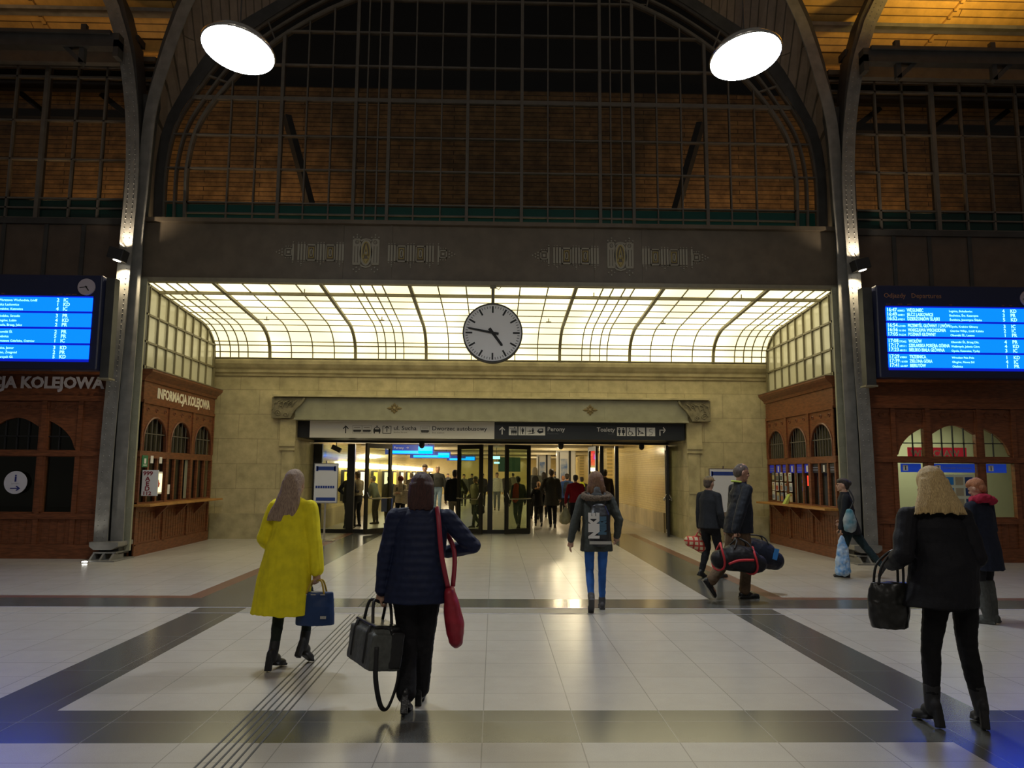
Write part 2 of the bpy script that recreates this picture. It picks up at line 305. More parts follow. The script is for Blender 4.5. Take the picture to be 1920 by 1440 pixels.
for s, l in ((-1, 'carved leafy stone console under the left end of the riveted beam'), (1, 'carved leafy stone console under the right end of the riveted beam')):
    t = MB(); X = lambda u: s*u
    t.prism([(X(5.52), 2.98), (X(5.52), 3.5), (X(4.72), 3.5), (X(4.80), 3.36), (X(4.92), 3.25), (X(5.02), 3.12), (X(5.07), 2.98)], WY-.16, WY)
    t.ribbon([(X(4.70), 3.49), (X(4.78), 3.36), (X(4.90), 3.25), (X(5.00), 3.12), (X(5.06), 2.98)], .022, WY-.21, WY-.14)
    for cx, cz, r0, tn in ((5.36, 3.10, .09, 1.6), (5.16, 3.06, .06, 1.5), (5.30, 3.33, .11, 1.2), (5.08, 3.36, .07, 1.3)):
        t.tube([(X(cx+r0*(1-k/18)*math.cos(k*tn*2*PI/16)), WY-.165, cz+r0*(1-k/18)*math.sin(k*tn*2*PI/16)) for k in range(17)], .016, 6)
    for k in range(5): t.tube([(X(4.9+.12*k), WY-.165, 3.42-.01*k), (X(4.98+.12*k), WY-.19, 3.36), (X(5.02+.12*k), WY-.165, 3.27-.02*k)], .018, 6)
    tag(t.build('carved_console', M['console']), l, 'carving')
# ------------------------------------------------------------------ glazed vault of the recess
VP = [(14.62, 5.42), (17.5, 5.22)]
for k in range(1, 9):
    a = k/8*PI/2*.98; VP.append((17.5+1.12*math.sin(a), 5.22-.62*(1-math.cos(a))))
VP.append((18.64, 4.46))
def vY(y):                                          # height of the vault at depth y
    for (a, b), (c, d) in zip(VP, VP[1:]):
        if a <= y <= c: return b+(d-b)*(y-a)/max(c-a, 1e-6)
    return VP[-1][1]
mb = MB(); n = len(VP)
mb.add([(x, y+.03*(k > 1), z+.03) for k, (y, z) in enumerate(VP) for x in (-W0, W0)], [(2*i, 2*i+1, 2*i+3, 2*i+2) for i in range(n-1)])
struct(mb.build('ceiling_glass', M['vaultglass']))
mb = MB()
def vbar(x, r):
    L = []
    for i, (y, z) in enumerate(VP):
        a = VP[max(i-1, 0)]; b = VP[min(i+1, n-1)]; t = Vector((b[0]-a[0], b[1]-a[1])).normalized(); k = Vector((t.y, -t.x))*(r*1.6)
        L += [(x-r, y, z), (x+r, y, z), (x+r, y+k.x, z+k.y), (x-r, y+k.x, z+k.y)]
    F = [(0,1,2,3)]+[(4*i+j, 4*i+4+j, 4*i+4+(j+1) % 4, 4*i+(j+1) % 4) for i in range(n-1) for j in range(4)]
    mb.add(L, F)
for x in (1.68, 3.45, 5.58, 7.0): vbar(x, .035); vbar(-x, .035)
for x in (0, .55, 1.12, 2.24, 2.45, 2.69, 2.88, 3.98, 4.52, 5.05, 6.13, 6.36, 6.57, 6.82):
    vbar(x, .012)
    if x: vbar(-x, .012)
for y, z, r in ((14.80, 5.41, .010), (15.38, 5.36, .032), (15.95, 5.33, .008), (16.45, 5.29, .008), (16.95, 5.26, .008), (17.45, 5.22, .008), (17.9, vY(17.9), .008), (18.2, vY(18.2), .009), (18.5, vY(18.5), .010), (18.61, 4.80, .013), (18.63, 4.63, .012), (18.63, 4.48, .02)):
    mb.box(-W0, W0, y-r, y+r, z-r*1.8, z+.004)
struct(mb.build('ceiling_bars', M['vaultbar']))
mb = MB()                                           # small sprinkler heads on the vault
for x, y in ((-3.9, 15.2), (-2.6, 17.2), (2.1, 15.2), (-5.3, 17.3), (5.2, 15.2), (1.3, 17.2), (4.0, 17.2)):
    h = MB(); h.tube([(x, y, vY(y)+.02), (x, y, vY(y)-.07)], .012, 6); h.tube([(x-.06, y, vY(y)-.06), (x+.06, y, vY(y)-.06)], .01, 6)
    tag(h.build('sprinkler_head', M['vaultbar']), 'small metal sprinkler head poking through the glowing glass vault', 'sprinkler', 'sprinkler heads on the glowing vault')
# side lunettes above the ticket booths: frame, bars and milk glass
for s, nm in ((-1, 'window_1'), (1, 'window_2')):
    root = bpy.data.objects.new(nm, None); COL.objects.link(root); root['kind'] = 'structure'; root.location = (s*6.95, 16.7, 3.66)
    x0, x1 = s*6.98, s*7.02; poly = [(18.62, 3.66), (14.75, 3.66)]+[(14.75, 5.41)]+[p for p in VP[1:]]
    g = MB(); g.prism(poly, s*6.97, s*7.0, 0, 'x'); g.build('glass_pane', M['sideglass'], root)
    b = MB(); a0, a1 = sorted((s*6.93, s*6.97))
    for k in range(9):
        y = 14.98+.445*k; b.box(a0, a1, y-.014, y+.014, 3.66, vY(y))
    for z in (4.22, 4.78):
        ye = 18.6; b.box(a0, a1, 14.75, ye, z-.02, z+.02)
    for (ya, za), (yb, zb) in zip(VP, VP[1:]):
        d = Vector((yb-ya, zb-za)).normalized(); k = Vector((d.y, -d.x))*.05
        b.add([(x, *p) for x in (a0, a1) for p in ((ya, za), (yb, zb), (yb+k.x, zb+k.y), (ya+k.x, za+k.y))], [(0,1,2,3), (4,7,6,5), (0,4,5,1), (3,2,6,7)])
    b.box(a0, a1, 14.70, 14.80, 3.66, 5.42); b.box(a0, a1, 14.75, 18.64, 3.66, 3.74); b.box(a0, a1, 18.58, 18.64, 3.66, 4.5)
    b.build('window_frame', M['vaultbar'], root)
    struct(MB().box(*sorted((s*7.05, s*7.3)), 14.6, 21.5, 0, 5.6).build('wall_'+('left', 'right')[s > 0], M['stone_plain']))
# ------------------------------------------------------------------ lintel with stencilled ornament
mb = MB(); mb.box(-7.0, 7.0, 14.6, 14.75, 5.42, 6.6); mb.box(-7.0, 7.0, 14.52, 14.62, 5.36, 5.44, 1); mb.box(-7.0, 7.0, 14.5, 14.75, 6.58, 6.66)
for x in (-3.05, -2.08, 2.08, 3.05): mb.box(x-.05, x+.05, 14.585, 14.6, 5.44, 6.58)
struct(mb.build('trim_4', [M['lintel'], M['lintel_trim']]))
def ornament(cx, cz, label):
    root = thing('stencilled_ornament', label, 'ornament', (cx, 14.59, cz)); OM = [M['stencil'], M['stencil_gold'], M['lintel']]
    t = MB(); K = .00197; y0, y1 = 14.578, 14.598
    def R(a, b, c, d, m=0): t.box(cx+a*K, cx+b*K, y0, y1, cz-d*K, cz-c*K, m)
    def D(u, v, r=7, m=0): t.disk((cx+u*K, cz-v*K), r*K, y0, y1, 8, m)
    def ring(u, v, a, b, wd, m=0, yo=0):
        P = [(cx+(u+a*math.cos(2*PI*k/24))*K, cz-(v+b*math.sin(2*PI*k/24))*K) for k in range(25)]; t.ribbon(P, wd*K, y0-yo, y1, m)
    # centre shield
    R(-135, -52, -140, 110); R(52, 135, -140, 110)
    for u in (-112, -82, 82, 112): t.box(cx+(u-4)*K, cx+(u+4)*K, y0-.004, y0, cz-100*K, cz+70*K, 2)
    for s in (-1, 1):
        ring(s*92, -112, 16, 18, 4, 2, .004); D(s*92, -112, 6)
        for a, b in ((-36, -165), (0, -165), (36, -165), (0, -192), (0, 150), (-30, 170), (30, 170), (0, 195)): D(s*92+a, b, 8)
        R(s*92-30, s*92+30, -150, -142)
        R(s*92-40, s*92+40, 108, 125)
    ring(0, -5, 54, 128, 9); ring(0, -5, 40, 112, 5, 1)
    P = [(0, -110), (34, 55), (20, 55), (0, -60), (-20, 55), (-34, 55)]; t.prism([(cx+a*K, cz-b*K) for a, b in P], y0, y1, 1); R(-22, 22, 10, 24, 1)
    t.prism([(cx+a*K, cz-b*K) for a, b in [(0, 105), (26, 60), (-26, 60)]], y0, y1, 1); D(0, 0, 14)
    t.ribbon([(cx-60*K, cz+118*K), (cx-35*K, cz+138*K), (cx, cz+146*K), (cx+35*K, cz+138*K), (cx+60*K, cz+118*K)], 8*K, y0, y1)
    t.ribbon([(cx-60*K, cz-118*K), (cx-35*K, cz-138*K), (cx, cz-146*K), (cx+35*K, cz-138*K), (cx+60*K, cz-118*K)], 8*K, y0, y1)
    t.build('shield', OM, root)
    for s in (-1, 1):                               # side panels and pointed ends
        t = MB()
        for a in (232, 262, 292, 425, 455, 485, 620, 650, 680):
            R(*sorted((s*a-9, s*a+9)), -88, 82); D(s*a, -102, 6); D(s*a, 97, 6)
        for a in (262, 455, 650): D(s*a, 118, 8); D(s*a, 138, 5)
        for a in (360, 552):
            u = s*a; R(u-48, u-38, -85, 88); R(u+38, u+48, -85, 88); R(u-48, u+48, -85, -72); R(u-48, u+48, 75, 88)
            R(u-28, u-20, -50, 55, 1); R(u+20, u+28, -50, 55, 1); R(u-28, u+28, -55, -48, 1); R(u-28, u+28, 50, 57, 1); ring(u, 0, 12, 34, 5)
        t.build('side_panel', OM, root); t = MB()
        u = s*735; R(u-8, u+8, -88, 88); D(u, -105, 7); D(u, 105, 7)
        v = s*782; R(v-38, v-28, -42, 42); R(v+28, v+38, -42, 42); R(v-38, v+38, -42, -32); R(v-38, v+38, 32, 42); R(v-14, v+14, -14, 14)
        for a, b in ((-25, -60), (0, -60), (25, -60), (-25, 60), (0, 60), (25, 60)): D(v+a, b, 6)
        for a, b in ((845, -30), (845, 0), (845, 30), (872, -15), (872, 15), (900, 0)): D(s*a, b, 8)
        t.build('pointed_end', OM, root)
ornament(-2.55, 6.0, 'pale stencilled ornament band with gold shield on the left half of the brown lintel')
ornament(2.56, 6.0, 'pale stencilled ornament band with gold shield on the right half of the brown lintel')
# ------------------------------------------------------------------ big glazing above the lintel
ARC_IN = [(-6.34, 6.66), (-6.36, 7.3), (-6.36, 7.95), (-6.22, 8.7), (-5.88, 9.36), (-5.25, 10.16), (-4.43, 10.9), (-3.24, 11.62), (-1.7, 12.15), (0, 12.35)]
ARC_MID = [(-6.56, 6.66), (-6.58, 7.3), (-6.57, 7.95), (-6.43, 8.7), (-6.1, 9.37), (-5.45, 10.32), (-4.5, 11.12), (-3.3, 11.84), (-1.7, 12.4), (0, 12.6)]
ARC_OUT = [(-6.77, 6.66), (-6.79, 7.3), (-6.78, 7.95), (-6.66, 8.7), (-6.36, 9.36), (-5.6, 10.5), (-4.56, 11.36), (-3.35, 12.1), (-1.7, 12.65), (0, 12.85)]
ARC_RIM = [(-6.95, 6.66), (-6.97, 7.3), (-6.97, 7.95), (-6.88, 8.7), (-6.62, 9.36), (-5.85, 10.7), (-4.62, 11.62), (-3.4, 12.35), (-1.7, 12.9), (0, 13.1)]
def smooth(P, n=4):                                 # Catmull-Rom
    o = []
    for i in range(len(P)-1):
        p0, p1, p2, p3 = (Vector(P[max(i-1, 0)]), Vector(P[i]), Vector(P[i+1]), Vector(P[min(i+2, len(P)-1)]))
        for k in range(n):
            t = k/n; o.append(tuple(.5*((2*p1)+(p2-p0)*t+(2*p0-5*p1+4*p2-p3)*t*t+(3*p1-p0-3*p2+p3)*t*t*t)))
    return o+[tuple(P[-1])]
def full(P): S = smooth(P); return S+[(-x, z) for x, z in reversed(S[:-1])]
def top_at(P, x):
    for (a, b), (c, d) in zip(P, P[1:]):
        if min(a, c) <= -abs(x) <= max(a, c) and b > 7.9: return b+(d-b)*(-abs(x)-a)/((c-a) or 1)
    return 7.9
win = bpy.data.objects.new('window_3', None); COL.objects.link(win); win['kind'] = 'structure'; win.location = (0, 15, 6.66)
SIN = smooth(ARC_IN)
mb = MB()
for x in (.57, 2.22, 2.92, 4.47):
    for s in (-1, 1): mb.box(s*x-.032, s*x+.032, 14.94, 15.06, 6.62, top_at(SIN, x))
for x in (0, 1.12, 1.68, 2.45, 2.69, 3.43, 3.95, 4.98, 5.52):
    for s in ((-1, 1) if x else (1,)): mb.box(s*x-.014, s*x+.014, 14.96, 15.04, 6.62, top_at(SIN, x))
for z, r in ((6.92, .014), (7.15, .014), (7.88, .012), (8.61, .012), (9.43, .04), (10.19, .014), (10.95, .014), (11.71, .014)):
    xe = 6.37 if z < 8 else max(-x for x, zz in SIN if zz >= z-.12)
    if abs(z-9.43) < .1: xe = 6.55
    mb.box(-xe, xe, 14.95, 15.05, z-r, z+r)
mb.ribbon(full(ARC_IN), .028, 14.93, 15.07); mb.ribbon(full(ARC_MID), .02, 14.94, 15.06); mb.ribbon(full(ARC_OUT), .02, 14.94, 15.06)
O, I = smooth(ARC_OUT), smooth(ARC_IN)
for z in (7.15, 7.88, 8.61):
    for s in (-1, 1): mb.box(*sorted((s*6.3, s*(6.78 if z < 8 else 6.68))), 14.95, 15.05, z-.014, z+.014)
for i in range(18, len(O), 5):
    for s in (-1, 1):
        mb.ribbon([(s*-I[i][0], I[i][1]), (s*-O[i][0], O[i][1])], .014, 14.95, 15.05)
mb.build('window_frame', M['mullion'], win)
S = full(ARC_OUT); g = MB(); g.add([(x, 15, z) for x, z in S]+[(0, 15, 6.66)], [(i, i+1, len(S)) for i in range(len(S)-1)]); g.build('glass_pane', M['glass_dark'], win)
g = MB(); g.box(-6.75, 6.75, 15.02, 15.03, 6.66, 7.12); g.build('lower_pane', M['glass_green'], win)
mb = MB(); R_, S_ = full(ARC_RIM), full(ARC_OUT)    # dark rim between glazing and rib
mb.add([(x, 14.9, z) for x, z in R_]+[(x, 14.9, z) for x, z in S_], [(i, i+1, len(R_)+i+1, len(R_)+i) for i in range(len(R_)-1)])
struct(mb.build('trim_5', M['steel_dark']))
# ------------------------------------------------------------------ columns with curved ribs
FLA = [(-7.2, .32), (-7.2, 2), (-7.17, 3.5), (-7.13, 5.1), (-7.11, 6.2), (-7.09, 7.0), (-7.11, 7.8), (-7.2, 8.8), (-7.40, 9.92), (-7.64, 10.7), (-7.8, 11.1), (-8.5, 12.4), (-9.5, 13.8)]
FLB = [(-6.97, .32), (-6.99, 2), (-6.98, 3.5), (-6.97, 5.17), (-6.98, 6.24), (-6.95, 7.0), (-6.93, 7.77), (-6.87, 8.89), (-6.62, 10.05), (-6.44, 10.7), (-6.25, 11.25), (-5.5, 13.0), (-4.8, 14.4)]
WEBW = [.02]*5+[.03, .06, .13, .19, .21, .22, .24, .26]
for s, lab in ((-1, 'grey riveted steel column left of the recess, branching into two curved ribs'), (1, 'grey riveted steel column right of the recess, branching into two curved ribs')):
    t = thing('riveted_steel_column', lab, 'column', (s*7.08, 14.3, 0))
    mir = lambda P: [(-s*x, z) for x, z in P] if s > 0 else P
    A, B = smooth(FLA, 5), smooth(FLB, 5); 
    if s > 0: A = [(-x, z) for x, z in A]; B = [(-x, z) for x, z in B]
    mb = MB(); mb.ribbon(A, .125, 14.2, 14.23)
    L = 0; last = None                              # rivets in two rows up the flange
    for (a, b) in zip(A, A[1:]):
        a, b = Vector(a), Vector(b); d = (b-a); ln = d.length; d.normalize(); k = Vector((-d.y, d.x)); q = (-L) % .10
        while q < ln:
            p = a+d*q
            for o in (-.055, .055): rivet(mb, (p+k*o).x, 14.2, (p+k*o).y, .016, 0, .014)
            q += .10
        L += ln
    mb.build('riveted_flange', M['steel'], t)
    mb = MB(); mb.ribbon(B, .115, 14.34, 14.37)
    mb.build('plain_flange', M['steel'], t)
    wa = [v for i in range(len(WEBW)-1) for v in [WEBW[i]+(WEBW[i+1]-WEBW[i])*k/5 for k in range(5)]]+[WEBW[-1]]
    mb = MB(); sd = 1 if s < 0 else -1
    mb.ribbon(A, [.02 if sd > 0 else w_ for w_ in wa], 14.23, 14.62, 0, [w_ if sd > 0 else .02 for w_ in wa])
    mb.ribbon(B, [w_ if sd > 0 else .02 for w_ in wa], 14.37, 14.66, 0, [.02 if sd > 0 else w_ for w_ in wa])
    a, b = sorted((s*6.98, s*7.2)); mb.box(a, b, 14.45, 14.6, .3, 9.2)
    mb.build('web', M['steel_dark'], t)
    mb = MB(); a, b = sorted((s*6.8, s*6.93)); mb.box(a, b, 14.50, 14.56, .15, 5.4)
    a, b = sorted((s*6.93, s*6.96)); mb.box(a, b, 14.4, 14.9, .15, 5.4, 1)
    for k in range(32):
        for x in (6.835, 6.895): rivet(mb, s*x, 14.50, .3+.16*k, .012)
    mb.build('side_flange', [M['beam'], M['steel_dark']], t)
    mb = MB()                                       # cast shoe
    mb.prism([(s*7.36, .34), (s*7.36, .26), (s*7.28, .2), (s*6.95, .2), (s*6.83, .26), (s*6.83, .34)], 14.12, 14.7)
    mb.box(*sorted((s*7.26, s*6.9)), 14.3, 14.7, .1, .22, 1); mb.box(*sorted((s*7.30, s*6.88)), 14.16, 14.7, .13, .16)
    for k in range(3):
        x = s*(7.28-.18*k); mb.prism([(14.16, .14), (14.5, .14), (14.5, 0), (13.98, 0)], *sorted((x-.018, x+.018)), 0, 'x')
    mb.box(*sorted((s*7.38, s*6.8)), 13.96, 14.72, 0, .025)
    mb.build('cast_shoe', [M['steel'], M['steel_dark']], t, bevel=.006)
# ------------------------------------------------------------------ timber ceiling of the hall and soffit over the arch
mb = MB(); y0, z0, sl = 15.6, 10.98, math.tan(math.radians(35))
for s in (-1, 1): mb.add([(s*22, y0, z0), (s*6.3, y0, z0), (s*6.3, y0-7, z0+7*sl), (s*22, y0-7, z0+7*sl)], [(0,1,2,3)])
struct(mb.build('ceiling', M['planks']))
mb = MB(); k = Vector((0, -1, sl)).normalized()
for x0, x1 in ((-9.65, -9.05), (9.4, 10.6), (-14, -12.8), (14, 15.2)):   # slanting battens
    mb.box(0, 1, 0, 1, 0, 1, 0, Matrix(((.07, x1-x0 if x0 > 0 else x0-x1+.001, 0, min(x0, x0)), (0, -2.6, 0, y0), (0, 2.6*sl, .05, z0-.06), (0,0,0,1))))
mb.box(-22, -6.4, y0-.75, y0-.5, z0+.28, z0+.36, 1); mb.box(6.4, 22, y0-.75, y0-.5, z0+.28, z0+.36, 1); mb.box(-22, -6.9, y0-.1, y0+.2, z0-.25, z0+.02, 2); mb.box(6.9, 22, y0-.1, y0+.2, z0-.25, z0+.02, 2)
struct(mb.build('ceiling_battens', [M['planks'], M['steel'], M['planks']]))
A = full([p for p in ARC_RIM]); B0 = smooth(FLB, 5)
Bp = [p for p in B0 if p[1] > 6.6]; Ar = smooth(ARC_RIM)
def resample(P, n):
    L = [0]
    for a, b in zip(P, P[1:]): L.append(L[-1]+(Vector(b)-Vector(a)).length)
    o = []
    for i in range(n):
        t = L[-1]*i/(n-1)
        for j in range(len(P)-1):
            if L[j+1] >= t-1e-9: q = (t-L[j])/max(L[j+1]-L[j], 1e-9); o.append(tuple(Vector(P[j]).lerp(Vector(P[j+1]), min(q, 1)))); break
    return o
a_, b_ = resample(Ar, 24), resample(Bp+[(0, 15.2)], 24)
for s, nm in ((1, 'ceiling_soffit_left'), (-1, 'ceiling_soffit_right')):
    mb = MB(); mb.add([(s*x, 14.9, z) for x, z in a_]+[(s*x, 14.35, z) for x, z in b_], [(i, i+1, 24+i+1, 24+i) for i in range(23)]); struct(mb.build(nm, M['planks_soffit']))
# boards added for the hall ceiling mirrored in the glass; braces, dark back wall
struct(MB().box(-22, 22, 17.2, 17.3, 6.6, 10.9).build('wall_reflection_boards', M['planks_reflection']))
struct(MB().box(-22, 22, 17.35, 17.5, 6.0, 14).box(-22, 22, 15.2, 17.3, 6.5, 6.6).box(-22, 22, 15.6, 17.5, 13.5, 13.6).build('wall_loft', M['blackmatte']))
for s, l in ((-1, 'left'), (1, 'right')):
    mb = MB(); mb.box(*sorted((s*7.2, s*13)), 16.2, 16.35, 9.55, 9.72); mb.box(*sorted((s*7.2, s*13)), 15.8, 15.95, 10.0, 10.25)
    for a in (7.75, 8.6, 10.4, 11.6): mb.box(-.06, .06, 16.1, 16.25, -.35, .35, 0, Matrix.Translation((s*a, 0, 9.85))@Matrix.Rotation(s*.9, 4, 'Y'))
    tag(mb.build('timber_brace_truss', M['blackmatte']), f'black timber truss with short braces behind the {l} side glazing', 'truss')
    mb = MB(); p, q = Vector((s*4.75, 16.3, 9.7)), Vector((s*3.95, 16.3, 7.0)); d = (q-p).normalized()
    mb.tube([p, q], .11, 4); tag(mb.build('slanting_strut', M['steel_dark']), f'dark slanting strut seen through the {l} part of the big arched glazing', 'strut')
# ------------------------------------------------------------------ side bays: upper glazing, panel wall, beam under the timber ceiling
for s, nm in ((-1, 'window_4'), (1, 'window_5')):
    root = bpy.data.objects.new(nm, None); COL.objects.link(root); root['kind'] = 'structure'; root.location = (s*9.5, 15, 6.7)
    mb = MB(); sx = lambda a, b: sorted((s*a, s*b))
    for x in (9.35, 11.9, 14): mb.box(*sx(x-.04, x+.04), 14.92, 15.08, 6.7, 10.5)
    for x in (8.13, 8.72, 9.98, 10.56, 11.2, 7.6, 12.6, 13.2): mb.box(*sx(x-.018, x+.018), 14.95, 15.05, 6.7, 10.3)
    for z, r in ((10.25, .05), (10.05, .02), (9.82, .02), (8.86, .013), (8.02, .013), (7.18, .015), (6.98, .015), (6.74, .04)): mb.box(*sx(7.15, 14), 14.95, 15.05, z-r, z+r)
    mb.build('window_frame', M['mullion'], root)
    MB().box(*sx(7.1, 14), 15.0, 15.01, 6.7, 10.3).build('glass_pane', M['glass_dark'], root)
    MB().box(*sx(7.1, 14), 15.02, 15.03, 6.7, 7.16).build('lower_pane', M['glass_green'], root)
    mb = MB(); mb.box(*sx(7.05, 16), 14.95, 15.15, 3.6, 6.72)
    for x in (8.35, 9.1, 9.95, 11.2): mb.box(*sx(x-.04, x+.04), 14.92, 14.96, 3.6, 6.7, 1)
    mb.box(*sx(7.05, 16), 14.88, 15.0, 6.62, 6.74, 1)
    struct(mb.build('wall_front_'+('left', 'right')[s > 0], [M['panelbrown'], M['steel_dark']]))
    t = thing('roof_purlin', ('dark steel purlin with angled knee braces under the timber ceiling, left bay', 'dark steel purlin with angled knee braces under the timber ceiling, right bay')[s > 0], 'beam', (s*10, 13.9, 9.9))
    mb = MB(); mb.box(*sx(7.35, 14), 13.85, 14.05, 9.86, 10.14); mb.box(*sx(7.5, 14), 13.8, 14.1, 10.1, 10.17); mb.box(*sx(7.35, 7.45), 13.85, 14.05, 9.66, 10.0); mb.build('girder', M['steel_dark'], t)
    mb = MB(); mb.box(*sx(7.3, 14), 14.6, 14.75, 9.95, 10.28, 1); mb.box(*sx(7.3, 14), 14.5, 14.8, 10.36, 10.5, 0); mb.build('grey_ledge', [M['steel_dark'], M['mullion']], t)
    for a in (8.25, 10.2, 12.2):
        mb = MB(); mb.box(-.04, .04, 13.9, 14.0, -.28, .28, 0, Matrix.Translation((s*(a-.0), 0, 9.72))@Matrix.Rotation(s*.8, 4, 'Y')); mb.box(*sx(a-.22, a-.12), 13.9, 14.0, 9.55, 10.35); mb.build('knee_brace', M['steel_dark'], t)
# ------------------------------------------------------------------ wooden ticket booths in the recess
def booth(s, label, text=None):
    root = thing('ticket_booth', label, 'booth', (s*7.0, 16.7, 0)); F = 6.9
    Y0, Y1 = 14.82, WY-.32
    def bx(mb, d0, d1, y0, y1, z0, z1, m=0): mb.box(*sorted((s*(F-d0), s*(F-d1))), y0, y1, z0, z1, m)
    mb = MB(); bx(mb, -.06, 0, Y0, Y1, 0, .95); bx(mb, -.1, .03, Y0, Y1, 0, .22); bx(mb, 0, .02, Y0, Y1, .86, .95)
    for k in range(4): y = Y0+.03+k*(Y1-Y0-.1)/3; bx(mb, 0, .03, y-.04, y+.04, .2, .95)
    k = 0
    for k in range(30):
        y = Y0+.08+k*.122; bx(mb, 0, .008, y, y+.10, .26, .84)
    mb.build('lower_panel', M['redwood'], root)
    mb = MB(); bx(mb, -.02, .34, 14.72, Y1+.02, .955, 1.0); mb.build('counter_shelf', M['shelfwood'], root, bevel=.008)
    for k in range(3):
        mb = MB(); y = Y0+.9+k*1.0; P = [(s*(F-.0), .955), (s*(F-.26), .955), (s*(F-.2), .88), (s*(F-.05), .72), (s*F, .66)]; mb.prism(P, y-.02, y+.02); mb.build('shelf_bracket', M['redwood'], root)
    mb = MB()                                        # posts, transom, arched boards
    n = 9; W = (Y1-Y0)
    for k in range(n+1):
        y = Y0+W*k/n; wd = .06 if k % 3 == 0 else .035
        a, b = max(Y0, y-wd), min(Y1, y+wd); bx(mb, -.04, .04 if k % 3 == 0 else .015, a, b, 1.0, 1.92)
    bx(mb, -.04, .03, Y0, Y1, 1.9, 2.04); bx(mb, -.05, .03, Y0, Y1, 1.0, 1.03)
    for k in range(3):
        a, b = Y0+W*k/3, Y0+W*(k+1)/3; c = (a+b)/2; r = (b-a)/2-.10
        bx(mb, -.04, .045, a-.0, a+.06, 2.04, 3.0); bx(mb, -.04, .045, b-.06, b, 2.04, 3.0)
        N = 16; zs = 2.22; top = 3.0
        arc = [(c-r*math.cos(PI*i/N), zs+.50*math.sin(PI*i/N)) for i in range(N+1)]
        arc = [(c-r, 2.04)]+arc+[(c+r, 2.04)]
        for (ya, za), (yb, zb) in zip(arc, arc[1:]):
            if abs(ya-yb) > 1e-6: mb.add([(s*(F-d), y, z) for d in (-.04, .02) for y, z in ((ya, za), (yb, zb), (yb, top), (ya, top))], [(0,1,2,3), (7,6,5,4), (0,4,5,1)])
        bx(mb, -.04, .02, a, c-r, 2.04, top); bx(mb, -.04, .02, c+r, b, 2.04, top)
    mb.build('arched_front', M['redwood'], root)
    mb = MB()
    for k in range(3):
        a, b = Y0+W*k/3, Y0+W*(k+1)/3; c = (a+b)/2; r = (b-a)/2-.10; N = 20
        P = [(c-r, 2.04)]+[(c-r*math.cos(PI*i/N), 2.22+.50*math.sin(PI*i/N)) for i in range(N+1)]+[(c+r, 2.04)]
        mb.tube([(s*(F-.03), y, z) for y, z in P], .022, 6)
        for q in (-.4, 0, .4):                       # carved scrolls over each arch
            mb.tube([(s*(F-.025), c+q+.06*math.cos(t*.5)*(1-t/14), 2.87+.035*math.sin(t*.5)) for t in range(12)], .010, 5)
    mb.build('arch_moulding', M['redwood_carved'], root)
    mb = MB()
    for k in range(3):
        a, b = Y0+W*k/3, Y0+W*(k+1)/3; c = (a+b)/2; r = (b-a)/2-.10
        for i in range(1, 8 if s > 0 else 5):
            nn = 8 if s > 0 else 5
            y = c-r+2*r*i/nn; z = 2.22+.5*math.sqrt(max(0, 1-((y-c)/r)**2)); mb.box(*sorted((s*(F+.01), s*(F-.005))), y-.008, y+.008, 2.04, z)
        mb.box(*sorted((s*(F+.01), s*(F-.008))), c-r, c+r, 2.38, 2.40)
    mb.build('window_bars', M['mullion'], root)
    MB().box(*sorted((s*(F+.03), s*(F+.035))), Y0, Y1, 1.0, 2.8).build('glass_pane', M['glass_dark'], root)
    mb = MB(); bx(mb, -.04, .05, Y0, Y1, 2.98, 3.05); bx(mb, -.04, .03, Y0, Y1, 3.05, 3.42)
    mb.prism([(s*F, 3.42), (s*(F-.06), 3.42), (s*(F-.08), 3.48), (s*(F-.17), 3.56), (s*(F-.20), 3.60), (s*(F-.20), 3.645), (s*(F+.04), 3.645)], Y0-.06, Y1+.02, 0, 'y')
    mb.build('cornice', M['redwood'], root)
    MB().box(*sorted((s*(F+.04), s*(F-.215))), Y0-.07, Y1+.02, 3.645, 3.655).build('cornice_cap', M['lintel_trim'], root)
    # room behind
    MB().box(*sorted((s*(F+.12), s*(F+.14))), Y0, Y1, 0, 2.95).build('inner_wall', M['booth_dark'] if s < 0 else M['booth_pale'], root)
    if text: MB().text(text, .285, Matrix.Translation((s*(F-.032), (Y0+Y1)/2+.12, 3.135))@Matrix.Rotation(PI/2 if s < 0 else -PI/2, 4, 'Z')@Matrix.Rotation(PI/2, 4, 'X'), 0, .004, 'CENTER', .86, .010).build('lettering', M['cream_text'], root)
    return root
M['redwood_carved'] = mat('carved_red_oak', (.17,.058,.028), .35, 0, .2, 6)
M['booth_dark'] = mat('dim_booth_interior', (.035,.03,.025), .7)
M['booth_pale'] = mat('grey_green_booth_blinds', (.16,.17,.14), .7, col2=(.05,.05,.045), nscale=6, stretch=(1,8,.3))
booth(-1, 'red-brown wooden booth lettered INFORMACJA KOLEJOWA on the left side of the recess', 'INFORMACJA KOLEJOWA')
booth(1, 'red-brown wooden booth with brochures in its panes on the right side of the recess')
